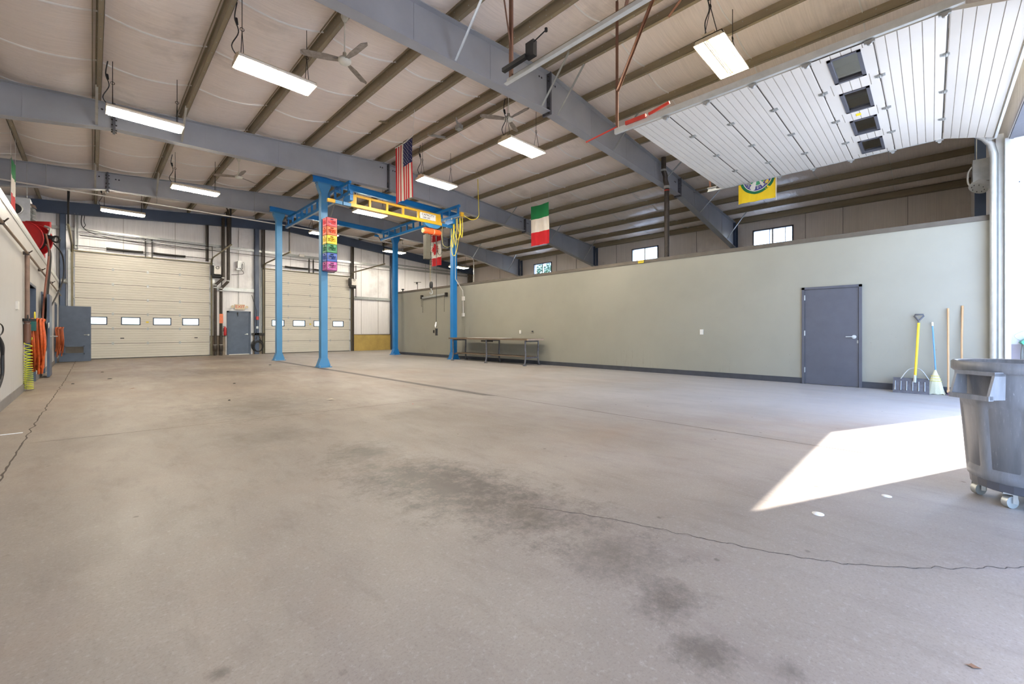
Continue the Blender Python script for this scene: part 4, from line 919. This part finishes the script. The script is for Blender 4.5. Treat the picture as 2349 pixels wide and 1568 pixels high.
# ------------------------------------------------------------------ pipes overhead
T = thing('vent_pipe', 'dark cast iron vent pipe rising from behind the partition past the nearest frame', 'pipe', (12.9, 5.95, 3.1))
b = MB(); b.tube([(12.9, 5.95, 3.1), (12.9, 5.95, 5.72), (12.9, 5.95, 5.8), (12.86, 5.98, 5.95), (12.78, 6.06-.12, 6.05), (12.72, 5.97, 6.2), (12.72, 5.97, 6.62)], .075, 14); b.build('pipe', BRNPIPE, T)
b = MB(); b.cyl((12.9, 5.95, 5.68), (12.9, 5.95, 5.76), .09, 14); b.cyl((12.72, 5.97, 6.18), (12.72, 5.97, 6.24), .09, 14); b.build('pipe_clamp', STEEL, T)
b = MB(); b.cyl((12.9, 5.95, 5.6), (12.9, 5.95, 5.63), .078, 14); b.build('red_band', REDL, T)
T = thing('ceiling_conduit', 'long thin white conduit crossing the hall below the third frame', 'conduit', (7, 18.8, 5.5))
b = MB(); b.tube([(-1.95, 19.15, 5.57), (5, 19.15, 5.59), (15.6, 19.15, 5.57)]+[(15.6+.35*math.sin(a), 19.15, 5.22+.35*math.cos(a)) for a in (.4, .8, 1.2, 1.57)]+[(15.95, 19.15, 3.1)], .022, 8); b.build('pipe', PLAST, T)
for xx in (-1, 1.6, 4.6, 7.4, 10.2, 13): b = MB(); b.tube([(xx, 19.15, 5.6), (xx, 19.22, roof(xx))], .006, 4); b.build('hanger_rod', STEEL, T)
T = thing('drop_conduit', 'white conduit bending from the front right post down the wall to a box', 'conduit', (10.9, 14, 2.5))
b = MB(); b.tube([(10.62, 13.93, 5.3), (10.62, 13.93, 3.32), (10.98, 13.9, 2.86), (11.0, 13.9, 2.6)], .014, 6); b.tube([(11.0, 13.9, 2.45), (11.0, 13.9, 1.9)], .014, 6); b.build('pipe', PLAST, T)
b = MB(); b.box(10.97, 13.84, 2.45, 11.045, 13.95, 2.62); b.build('switch_box', PLAST, T)
b = MB(); b.box(10.97, 13.85, 1.78, 11.045, 13.95, 1.92); b.build('outlet_box', PLAST, T)
T = thing('lifting_bar', 'grey lifting bar with hanging chains on the partition behind the hoist hook', 'lifting bar', (10.98, 16, 2.78))
b = MB(); b.bar((10.98, 17.0, 2.72), (10.98, 15.1, 2.8), .05, .08); b.build('bar', STEEL, T)
for yy in (17.0, 15.08): b = MB(); b.box(10.94, yy-.05, 2.68, 11.045, yy+.05, 2.86); b.build('bracket', DARKM, T)
chain('hanging_chain', (10.96, 16.9, 2.7), (10.96, 16.88, 2.02), T, .014, .05); chain('hanging_chain', (10.96, 17.0, 2.68), (10.96, 16.98, 2.3), T, .014, .05); chain('hanging_chain', (10.96, 15.18, 2.74), (10.96, 15.18, 2.02), T, .012, .05)
for (y, z, lab, m, nm) in ((4.17, 1.13, 'white outlet plate in the middle of the long partition', PLAST, 'outlet'), (10.62, 1.13, 'white switch plate above the workbench', PLAST, 'switch'), (16.1, 1.15, 'dark switch plate below the lifting bar', DARKM, 'switch')):
    b = MB(); b.box(11.03, y-.04, z-.065, 11.05, y+.04, z+.065); b.box(11.022, y-.012, z-.03, 11.03, y+.012, z+.03); o = b.build(nm+'_plate', m); o['label'] = lab; o['category'] = nm
b = MB(); b.box(11.0, 5.76, 3.085, 11.03, 5.92, 3.165); o = b.build('warning_sticker', YST); o['label'] = 'small yellow sticker on the cap of the long partition'; o['category'] = 'sticker'
text('CAUTION', .035, 'sticker_lettering', BLKL, o, Matrix.Translation((10.998, 5.84, 3.125)) @ Matrix.Rotation(-math.pi/2, 4, 'Z') @ FY)
b = MB(); b.lathe([(0, 1.17), (.03, 1.17), (.03, 1.13), (0, 1.13)], (11.02, 10.0, 0), 12); b.build('scorch_hole', BLACK, WP)
T = thing('ceiling_sprayer', 'small black bracket head standing on the partition cap near its far end', 'bracket', (11.1, 18.0, 3.17))
b = MB(); b.cyl((11.1, 17.55, 3.17), (11.1, 17.55, 3.5), .012, 6); b.bar((11.1, 17.85, 3.55), (11.1, 17.25, 3.5), .02, .02); b.cyl((11.1, 17.6, 3.44), (11.1, 17.6, 3.54), .04, 8); b.build('stand', DARKM, T)
b = MB(); b.cyl((11.1, 18.9, 3.17), (11.1, 18.9, 3.25), .03, 8); b.cyl((11.1, 18.9, 3.25), (11.1, 18.9, 3.3), .07, 10); o = b.build('cap_fitting', DARKM); o['label'] = 'tiny dark fitting on the partition cap beside the rear blue post'; o['category'] = 'fitting'

# heater at the right, behind the door track
T = thing('unit_heater', 'grey unit heater with round louvred vent hanging behind the door track', 'heater', (11.85, -.55, 4.0))
b = MB(); b.box(11.8, -.84, 3.96, 12.1, -.55, 4.38); b.build('cabinet', STEEL, T)
b = MB(); b.cyl((11.91, -.66, 3.92), (11.87, -.62, 3.85), .14, 24); b.cyl((11.92, -.68, 3.98), (11.92, -.68, 3.9), .1, 16); v = b.build('exhaust_head', GALV, T)
b = MB()
for k in range(8): a = k*math.pi/4; ax_ = Vector((-.04, .04, -.07)).normalized(); c_ = Vector((11.87, -.62, 3.85))+ax_*.004; d1 = ax_.orthogonal().normalized(); d2 = ax_.cross(d1); p_ = c_+(d1*math.cos(a)+d2*math.sin(a))*.09; b.box(p_.x-.014, p_.y-.004, p_.z-.008, p_.x+.014, p_.y+.006, p_.z+.008)
b.build('vent_holes', BLACK, v, kind='stuff')
b = MB(); b.tube(catmull([(11.95, -.55, 4.3), (12.0, -.5, 4.2), (12.0, -.5, 4.0), (11.95, -.58, 3.88)]), .014, 6); b.build('cable', PLAST, T)
b = MB(); b.tube([(11.85, -.6, 4.36), (11.85, -.6, 6.78)], .008, 5); b.tube([(12.05, -.8, 4.36), (12.05, -.8, 6.76)], .008, 5); b.build('hanger_rod', STEEL, T)
b = MB(); b.box(12.5, -.76, 3.1, 12.64, -.61, 6.3); o = b.build('corner_column', DKBL); o['label'] = 'dark blue steel column beyond the right end of the partition, under the heater'; o['category'] = 'column'

# ------------------------------------------------------------------ workbench
T = thing('workbench', 'long low workbench with dark planks and splayed cast iron legs along the partition', 'workbench', (10.5, 11.5, 0))
for k in range(5):
    x = 10.1+k*.16; b = MB(); b.box(x+.003, 9.42+.01*(k % 2), .85, x+.157, 13.7-.015*(k % 3), .905); b.build('top_plank', WOOD, T)
b = MB(); b.box(10.1, 9.36, .845, 10.9, 9.42, .9); b.build('end_board', mat('worn_board', (160, 144, 130), .6, var=.25, scale=14), T)
for k in range(2):
    b = MB(); b.box(10.36+k*.18, 9.55, .27, 10.53+k*.18, 13.55, .31); b.build('shelf_plank', WOOD, T)
for yy in (9.55, 11.5, 13.5):
    for s_, xx in ((-1, 10.17), (1, 10.82)):
        b = MB(); pts = [(xx, yy, .84), (xx+s_*.0, yy, .6), (xx-s_*.015, yy, .35), (xx+s_*.01, yy, .12), (xx+s_*.06, yy-.0, .02)]; b.tube(catmull(pts), [.03]*25, 6); b.box(xx+s_*.03-.04, yy-.05, 0, xx+s_*.03+.05, yy+.05, .02); b.build('leg', IRON, T)
    b = MB(); b.bar((10.17, yy, .26), (10.82, yy, .26), .03, .05); b.bar((10.17, yy, .82), (10.82, yy, .82), .04, .05); b.build('leg_crossbar', IRON, T)
b = MB(); b.bar((10.2, 11.2, .8), (10.2, 11.8, .8), .05, .06); b.build('under_bracket', DARKM, T)
for k, (y0, y1) in enumerate(((11.9, 12.7), (10.7, 11.7))):
    b = MB(); b.box(10.25, y0, .907, 10.7, y1, .915); o = b.build('paper_sheet', PAPER); o['label'] = ('white sheet lying on the far half of the workbench', 'longer white sheet lying on the middle of the workbench')[k]; o['category'] = 'sheet'

# ------------------------------------------------------------------ tools leaning on the partition
T = thing('snow_shovel', 'snow pusher shovel with yellow shaft and grey D handle leaning on the partition', 'shovel', (10.8, .3, 0))
pr = [(10.72, .02), (10.66, .0), (10.66, .04), (10.7, .12), (10.78, .2), (10.87, .27), (10.875, .262), (10.79, .19), (10.712, .115), (10.675, .04)]
b = MB(); b.prism([(x, z) for x, z in [(10.62, .0), (10.665, .05), (10.72, .16), (10.83, .27), (10.842, .262), (10.735, .152), (10.68, .045), (10.63, -.0)]], 'y', .03, .52); b.build('blade', IRON, T)
b = MB()
for k in range(6):
    y = .09+k*.08; b.tube([(10.655, y, .05), (10.7, y, .14), (10.76, y, .21)], .008, 5)
b.build('blade_ribs', STEEL, T, kind='stuff')
b = MB(); b.tube([(10.8, .22, .26), (10.99, .175, 1.3)], .019, 10); b.build('shaft', mat('shaft_yellow', (236, 204, 40), .4), T)
b = MB(); b.tube([(10.76, .225, .19), (10.82, .22, .33)], .024, 10); b.build('socket', STEEL, T)
for s_ in (-1, 1): b = MB(); b.tube(catmull([(10.8, .225+s_*.19, .25), (10.83, .225+s_*.09, .42), (10.84, .225, .46)]), .009, 6); b.build('brace', STEEL, T)
b = MB(); b.tube([(10.99, .175, 1.28), (10.995, .173, 1.34), (11.0, .235, 1.43), (10.995, .225, 1.455), (11.0, .11, 1.455), (10.998, .105, 1.43), (10.995, .172, 1.34)], .014, 8); b.build('d_handle', TRIM, T)
T = thing('corn_broom', 'straw broom with blue handle and yellow binding', 'broom', (10.85, -.03, 0))
b = MB(); b.tube([(10.88, -.05, .42), (10.99, -.01, 1.24)], .011, 8); b.build('handle', mat('handle_blue', (96, 150, 214), .4), T)
b = MB(); b.tube([(10.99, -.01, 1.24), (11.0, -.007, 1.31)], .014, 8); b.build('handle_tip', PLAST, T)
STRAW = mat('straw', (206, 200, 170), .8, var=.2, scale=60, stretch=(6, 6, .5)); STRY = mat('straw_dyed', (216, 200, 80), .8, var=.15, scale=40)
b = MB(); vs = []; n = 22
for r, (z, w_, d) in enumerate(((.44, .012, .014), (.38, .03, .02), (.3, .055, .028), (.2, .08, .03), (.1, .1, .03), (.0, .125, .035))):
    for k in range(n): a = 2*math.pi*k/n; q = 1+(.06 if k % 2 else 0)*(r > 1); vs.append((10.88-.06*(1-z/.44)+d*math.cos(a)*q, -.045+w_*math.sin(a)*q, z+(.01*(k % 3) if r == 5 else 0)))
for r in range(5):
    for k in range(n): pass
b.add(vs, [(r*n+k, r*n+(k+1) % n, (r+1)*n+(k+1) % n, (r+1)*n+k) for r in range(5) for k in range(n)]); b.add(vs[-n:], [tuple(range(n))]); b.build('bristles', STRAW, T)
for zz, w_ in ((.33, .05), (.28, .063), (.24, .073)):
    b = MB(); b.torus((10.88-.06*(1-zz/.44), -.045, zz), 1, .005, 'z', 20, 5, sx=.03, sz=w_+.006); b.build('binding', STRY, T)
for (yy, zt_, x0, lab, red) in ((-.21, 1.56, 10.94, 'pale wooden handled push broom left of the grey bin', True), (-.39, 1.6, 10.96, 'curved wooden handle standing right of the push broom', False)):
    T = thing('push_broom' if red else 'wooden_handle', lab, 'broom' if red else 'handle', (10.9, yy, 0))
    b = MB(); pts = [(x0-(.1 if red else .03), yy, .08 if red else .02), (x0, yy+(0 if red else .012), .8), (x0+.07, yy, zt_)]; b.tube(catmull(pts), .015, 8); b.build('handle', HANDW, T)
    if red:
        b = MB(); b.box(10.78, yy-.3, .05, 10.87, yy+.02, .09); b.build('head', HANDW, T)
        b = MB(); b.box(10.79, yy-.29, 0, 10.86, yy+.01, .05); b.build('bristles', mat('maroon_bristle', (110, 70, 84), .8, var=.4, scale=80), T)

# ------------------------------------------------------------------ grey waste bin on a dolly (right edge)
BX, BY = 4.36, -.43; BINM = mat('grey_bin_plastic', (122, 124, 130), .42, var=.16, scale=7, bmp=.05, wear=(168, 170, 175), wearamt=.62, stretch=(4, 4, .5))
T = thing('waste_bin', 'large scuffed grey round waste bin on casters at the right edge', 'bin', (BX, BY, 0))
b = MB(); n = 120; zs = [.15, .16, .2, .24, .62, .66, .7, .74, .80, .83, .86]; vs = []
def rad(a, z):
    r = .255+(z-.15)/.71*.05; ph_ = (a*8/(2*math.pi)) % 1
    e = min(ph_, 1-ph_) if True else 0
    if .2 < z < .66 and .12 < ph_ < .88: r -= .014*min(1, (min(ph_-.12, .88-ph_))/.03)
    return r-.012*(z < .16)
for z in zs:
    for k in range(n): a = 2*math.pi*k/n; r = rad(a, z); vs.append((BX+r*math.cos(a), BY+r*math.sin(a), z))
b.add(vs, [(i*n+k, i*n+(k+1) % n, (i+1)*n+(k+1) % n, (i+1)*n+k) for i in range(len(zs)-1) for k in range(n)], True)
b.lathe([(.305, .86), (.322, .862), (.335, .875), (.335, .925), (.322, .935), (.305, .93), (.296, .86), (.245, .17), (0, .17)], (BX, BY, 0), 72); b.add(vs[:n], [tuple(range(n))]); b.build('body', BINM, T)
for ang in (141, 321):
    a = math.radians(ang); M = Matrix.Translation((BX, BY, 0)) @ Matrix.Rotation(a, 4, 'Z'); b = MB()
    for s_ in (-1, 1):
        b.prism([(.295, .87), (.37, .87), (.415, .72), (.41, .70), (.30, .70)], 'y', s_*.095, s_*.11)
    b.box(.385, -.11, .695, .42, .11, .725); b.box(.3, -.11, .85, .375, .11, .875); b.xf(M).build('handle', BINM, T)
b = MB(); b.lathe([(.0, .09), (.215, .09), (.24, .1), (.245, .15), (.22, .16), (.0, .145)], (BX, BY, 0), 24, False); dl = b.build('dolly', TRIM, T)
for k in range(5):
    a = math.radians(20+k*72+138); cx, cy = BX+.2*math.cos(a), BY+.2*math.sin(a)
    b = MB(); b.cyl((cx-.012, cy-.012, .04), (cx+.012, cy+.012, .04), .04, 14); b.build('caster_wheel', STEEL, T)
    b = MB(); b.bar((cx-.022, cy-.022, .035), (cx-.022, cy-.022, .1), .02, .004); b.bar((cx+.022, cy+.022, .035), (cx+.022, cy+.022, .1), .02, .004); b.box(cx-.03, cy-.03, .09, cx+.03, cy+.03, .1); b.build('caster_fork', STEEL, T)

# garden hose on green hanger, on the doorway jamb
T = thing('garden_hose', 'coiled grey hose on a green hanger just outside the open doorway', 'hose', (10.7, -1.1, .9))
b = MB(); b.prism([(-1.01, .97), (-1.03, .93), (-1.3, .93), (-1.3, 1.05), (-1.14, 1.05), (-1.06, 1.02)], 'x', 10.5, 10.77); b.build('hanger', GREEN, T)
b = MB(); b.tube(catmull([(10.6, -1.02, .98), (10.55, -.95, 1.05), (10.55, -.97, 1.1), (10.55, -1.1, 1.17), (10.55, -1.3, 1.17)]), .005, 5); b.build('wire_guard', STEEL, T)
HG = mat('grey_hose', (96, 98, 96), .45, var=.15)
for k in range(6):
    b = MB(); y0 = -1.04-.014*k; b.tube(catmull([(10.6-.0, y0-.0, .94), (10.55, y0+.02-.005*k, .75), (10.57, y0, .45-.02*k), (10.6, y0-.1, .32-.015*k), (10.6, y0-.2, .45), (10.6, y0-.22, .9)]), .014, 8); b.build('hose_coil', HG, T)

# ------------------------------------------------------------------ left partition: hoses, pipes, reel, heater
T = thing('wall_pipe', 'rusty brown vertical air pipe at the near jamb of the first left doorway', 'pipe', (-.88, 12.25, 0))
b = MB(); b.tube([(-.88, 12.25, 2.62), (-.88, 12.25, 1.25)], .035, 10); b.build('pipe', mat('rusty_pipe', (134, 110, 96), .5, .2, var=.2), T)
b = MB(); b.tube([(-.88, 12.25, 1.28), (-.88, 12.25, .92)], .05, 10); b.cyl((-.88, 12.25, 1.36), (-.88, 12.25, 1.3), .045, 10); b.build('filter_bowl', mat('brown_bowl', (110, 76, 60), .5), T)
b = MB(); b.bar((-.92, 12.1, 1.36), (-.78, 12.3, 1.36), .03, .05); b.torus((-.86, 12.08, 1.4), .05, .008, 'x'); b.build('valve', BLACK, T)
b = MB(); b.torus((-.8, 12.5, 1.45), .07, .01, 'x'); b.build('hose_ring', YELH, T)
T = thing('overhead_air_pipe', 'thin brown air pipe running along the left partition below its cap', 'pipe', (-.88, 15, 2.62))
b = MB(); b.tube([(-.87, 2, 2.63), (-.87, 12.2, 2.63), (-.87, 24.2, 2.56)], .02, 8); b.build('pipe', mat('tan_pipe', (140, 122, 104), .5, .2), T)
for yy in (6, 9.0, 12.2, 15.3, 19, 22.5): b = MB(); b.box(-.93, yy-.02, 2.6, -.85, yy+.02, 2.66); b.tube([(-.87, yy, 2.62), (-.8, yy-.2, 2.66)], .01, 6); b.build('pipe_bracket', BRNPIPE, T)
b = MB(); b.box(-.93, 11.1, 1.52, -.9, 11.28, 1.66); o = b.build('thermostat', PLAST); o['label'] = 'small white control box on the left partition'; o['category'] = 'control'
def bundle(y0, n, ztop, zbot, spread, label, m, seed):
    rr = random.Random(seed); T = thing('hose_bundle', label, 'hose', (-.85, y0, ztop))
    for k in range(n):
        ya, yb_ = y0+rr.uniform(-.0, spread), y0+rr.uniform(0, spread); xx = -.88+rr.uniform(0, .17); zb_ = zbot+rr.uniform(0, .22); mid = y0+spread*.5+rr.uniform(-.08, .08)
        b = MB(); b.tube(catmull([(xx, ya, ztop-.02), (xx+.03, ya-.02+rr.uniform(-.03, .03), (ztop+zb_)/2), (xx, mid-.05, zb_), (xx, mid+.03, zb_-.01), (xx+.02, yb_, (ztop+zb_)/2), (xx, yb_, ztop), (xx+.02, (ya+yb_)/2, ztop+.04), (xx, ya, ztop-.02)], 5), .016, 7, False); b.build('hose_coil', m, T)
    return T
T = bundle(12.5, 20, 1.34, .33, 1.0, 'thick bundle of orange hose hanging in front of the first left doorway', ORH, 3)
b = MB(); b.box(-.93, 12.4, 1.15, -.78, 13.3, 1.34); b.build('hanger', mat('teal_hanger', (30, 96, 90), .5), T)
b = MB(); b.tube(catmull([(-.75, 13.3, 1.36), (-.72, 13.75, 1.3), (-.72, 13.95, .95), (-.72, 13.7, .72), (-.74, 13.4, .85), (-.74, 13.35, 1.15)]), .018, 7); b.build('black_tail', BLACK, T)
T = bundle(21.0, 9, 1.24, .32, .6, 'smaller orange-brown hose bundle beside the louvred blue door', mat('brown_orange_hose', (170, 84, 44), .45, var=.25), 5)
T = thing('coil_hose', 'bright yellow-green spiral air hose hanging to the floor by the left partition', 'hose', (-.84, 12.3, 0))
b = MB(); pts = []; turns = 19; z = 1.0
for k in range(turns*10+1):
    t = k/(turns*10); zz = 1.02-.98*(t**.62) ; R_ = .05+.012*t; a = k*2*math.pi/10; pts.append((-.865+R_*math.cos(a), 12.2+.1*t+R_*2.0*math.sin(a), max(.03, zz)))
b.tube(pts, .0075, 5); b.build('spiral', mat('hose_lime', (214, 220, 50), .4), T)
T = thing('hung_hose', 'black hose coil on a wire hook at the left edge of the picture', 'hose', (-.85, 8.60, 1.2))
for k in range(4):
    b = MB(); b.tube(catmull([(-.86, 8.45, 1.1), (-.84, 8.61+.03*k, .95), (-.84, 8.71-.015*k, .75), (-.84, 8.65, .55), (-.86, 8.45, .45-.02*k), (-.86, 8.25, .5), (-.86, 8.20, .9), (-.86, 8.45, 1.1)], 6), .018, 7, False); b.build('hose_coil', BLACK, T)
b = MB(); b.tube(catmull([(-.92, 8.25, 1.25), (-.86, 8.65, 1.24), (-.84, 8.75, 1.18), (-.85, 8.71, 1.1), (-.88, 8.45, 1.06)]), .008, 6); b.build('wire_hook', DARKM, T)
T = thing('hose_reel', 'big red hose reel mounted on top of the left partition', 'hose reel', (-1.15, 17, 3.1))
M = Matrix.Translation((-1.18, 17.0, 3.6)) @ Matrix.Rotation(math.radians(-35), 4, 'Z')
b = MB(); b.cyl((0, -.14, 0), (0, -.12, 0), .42, 32); b.torus((0, -.14, 0), .42, .018, 'y', 36); b.torus((0, -.13, 0), .33, .012, 'y', 30); b.xf(M).build('front_disc', REDP, T)
b = MB(); b.cyl((0, .12, 0), (0, .14, 0), .42, 32); b.torus((0, .13, 0), .42, .018, 'y', 36); b.xf(M).build('rear_disc', REDP, T)
b = MB(); b.cyl((0, -.12, 0), (0, .12, 0), .3, 24); b.xf(M).build('wound_hose', BLACK, T)
b = MB(); b.torus((0, -.15, 0), .16, .012, 'y', 20); b.cyl((0, -.16, 0), (0, -.13, 0), .14, 20); b.xf(M).build('hub', DARKM, T)
b = MB(); b.box(-.22, .15, .34, .34, .2, .52); b.box(-.22, .15, -.46, .2, .2, .52); b.xf(M).build('frame', REDP, T)
b = MB(); b.bar((.35, 0, .1), (.55, 0, .05), .06, .1); b.torus((.6, 0, .02), .08, .025, 'y', 14); b.xf(M).build('guide_arm', BLACK, T)
b = MB(); b.tube(catmull([(.34, .0, .36), (.45, .02, .3), (.42, 0, .1)]), .03, 8); b.xf(M).build('swivel', STEEL, T)
T = thing('hanging_hoses', 'brown and black hoses dropping from the red reel down the left partition', 'hose', (-.85, 16, 2))
for k, (ya, yb_, m, r) in enumerate(((16.3, 15.3, mat('reddish_hose', (128, 76, 60), .5), .02), (16.5, 15.9, BRNPIPE, .016), (17.0, 16.3, BLACK, .016), (16.1, 15.6, BRNPIPE, .014))):
    b = MB(); b.tube(catmull([(-.86, ya+.1, 3.7-.1*k), (-.8, ya+.05*k, 3.2), (-.84, (ya+yb_)/2+.1*k, 2.2), (-.86, yb_, 1.3)]), r, 7); b.build('hose_drop', m, T)
b = MB(); b.tube(catmull([(-.75, 17.0, 3.55), (-.6, 17.6, 3.3), (-.6, 17.7, 2.6), (-.8, 16.4, 1.7)]), .017, 7); b.build('hose_drop', BLACK, T)
b = MB(); b.prism([(15.2, 1.34), (15.6, 1.38), (15.9, 1.26), (15.85, 1.2), (15.5, 1.3), (15.3, 1.22)], 'x', -.76, -.75); b.build('paper_tag', PAPER, T)
b = MB(); b.cyl((-.85, 15.35, .95), (-.85, 15.35, 1.25), .05, 10); b.cyl((-.82, 15.1, .9), (-.82, 15.1, 1.15), .035, 8); b.tube(catmull([(-.84, 15.35, .95), (-.84, 15.4, .6), (-.84, 15.2, .45)]), .018, 6); b.build('regulator', STEEL, T)
T = thing('unit_heater', 'grey unit heater with a round duct opening behind the red hose reel', 'heater', (-1.6, 19, 4.4))
b = MB(); b.box(-1.86, 18.9, 4.4, -1.3, 19.5, 5.08); b.build('cabinet', mat('heater_grey', (176, 180, 186), .45), T)
b = MB(); b.lathe([(.16, 0), (.19, .0), (.19, .05), (.16, .05)], n=24); b.xf(Matrix.Translation((-1.62, 18.9, 4.72)) @ Matrix.Rotation(math.pi/2, 4, 'X')); b.build('duct_collar', STEEL, T)
b = MB(); b.cyl((-1.62, 18.885, 4.72), (-1.62, 18.898, 4.72), .16, 24); b.build('duct_opening', BLACK, T)
for k in range(5): b = MB(); b.add([(-1.3, 18.92, 4.95-k*.11), (-1.2, 18.95, 4.9-k*.11), (-1.2, 19.45, 4.9-k*.11), (-1.3, 19.48, 4.95-k*.11)], [(0, 1, 2, 3)]); b.build('louvre', mat('copper_fin', (150, 120, 100), .5) if k == 0 else STEEL, T)
b = MB(); b.tube([(-1.7, 19.2, 5.08), (-1.7, 19.2, roof(-1.7))], .01, 6); b.tube([(-1.4, 19.4, 5.08), (-1.4, 19.4, roof(-1.4))], .01, 6); b.build('hanger_rod', STEEL, T)
b = MB(); b.cyl((-.86, 24.0, 3.12), (-.72, 24.0, 3.12), .09, 14); b.torus((-.72, 24.0, 3.12), .08, .02, 'x'); o = b.build('cap_pulley', STEEL); o['label'] = 'small round pulley at the far end of the left partition cap'; o['category'] = 'pulley'

# small spot light on a purlin
T = thing('spot_light', 'small grey swivel floodlight clipped to a purlin near the star flag', 'light fixture', (7.05, 10.3, 6.9))
b = MB(); b.cyl((7.05, 9.2, 7.0), (7.05, 9.2, 6.88), .02, 6); b.cyl((7.05, 9.2, 6.9), (7.15, 9.25, 6.84), .03, 8); b.build('swivel', STEEL, T)
b = MB(); b.box(7.1, 9.15, 6.72, 7.24, 9.33, 6.84); b.build('head', STEEL, T)

# ------------------------------------------------------------------ litter on the floor
LEAFM = mat('dry_leaf', (120, 84, 56), .7, var=.3)
def leaf_(x, y, s_, a, label, m=LEAFM):
    b = MB(); pts = [(0, 0), (.3, .12), (.6, .3), (.7, .1), (1, 0), (.7, -.1), (.5, -.28), (.25, -.1)]
    M = Matrix.Translation((x, y, 0)) @ Matrix.Rotation(a, 4, 'Z') @ Matrix.Scale(s_, 4); b.add([(u, v, .03+.12*abs(v)+.05*u) for u, v in pts], [(0, 1, 4), (1, 2, 3), (1, 3, 4), (0, 4, 7), (4, 5, 7), (5, 6, 7)]); b.xf(M)
    o = b.build('dry_leaf', m); o['label'] = label; o['category'] = 'leaf'; return o
leaf_(.5, 11.2, .16, .3, 'curled brown leaf on the left part of the floor'); leaf_(2.11, -.12, .045, 1.9, 'brown leaf at the lower right corner of the floor')
leaf_(2.88, 7.03, .17, 2.6, 'pale torn scrap on the floor in the middle distance', mat('pale_scrap', (214, 200, 176), .7)); leaf_(3.54, 5.73, .05, 1, 'tiny red scrap near the centre of the floor', REDL)
b = MB(); b.box(-.9, 7.2, 0, -.55, 7.215, .006); o = b.build('tape_strip', PAPER); o['label'] = 'short white strip lying at the left edge of the floor'; o['category'] = 'tape'
DOT = mat('white_paint_dot', (236, 236, 234), .5, var=.02)
for (x, y, r) in ((3.19, .5, .032), (3.87, .22, .028)):
    b = MB(); b.lathe([(0, .002), (r, .002), (r, .0)], (x, y, 0), 20); b.build('paint_dot', DOT, floor)
for (x, y, r) in ((.3, 14.0, .05), (4.3, 16.0, .05), (2.2, 10.8, .03), (.2, 16.5, .04), (-.3, 13.2, .03), (1.6, 8.2, .02)):
    b = MB(); b.lathe([(0, .015), (r*.6, .012), (r, 0)], (x, y, 0), 7, False); b.build('debris_speck', DARKM, floor)

# ------------------------------------------------------------------ trees outside the clerestory windows
BARK = mat('bark', (84, 70, 58), .9, var=.3); LEAFG = mat('foliage', (96, 120, 84), .8, var=.4, scale=3)
def tree(x, y, h, r, label, seed):
    rr = random.Random(seed); T = thing('tree', label, 'tree', (x, y, 0)); b = MB(); b.tube([(x, y, -.02), (x+.1, y, h*.5), (x, y, h*.8)], [.22, .16, .08], 8); b.build('trunk', BARK, T)
    b = MB()
    for k in range(2600):
        v = Vector((rr.gauss(0, 1), rr.gauss(0, 1), rr.gauss(0, 1))).normalized()*r*rr.uniform(.35, 1); c_ = Vector((x, y, h*.72))+Vector((v.x, v.y, v.z*1.1)); d = Vector((rr.uniform(-1, 1), rr.uniform(-1, 1), rr.uniform(-1, 1))).normalized()*.16; e = d.orthogonal().normalized()*.1
        b.add([c_-d, c_+e, c_+d, c_-e], [(0, 1, 2, 3)])
    b.build('foliage', LEAFG, T, kind='stuff')
tree(34.5, 29.5, 9.5, 2.4, 'leafy tree seen through the farthest clerestory window', 1); tree(38, 7.3, 9.5, 1.3, 'slim tree at the edge of the nearest clerestory window', 2)
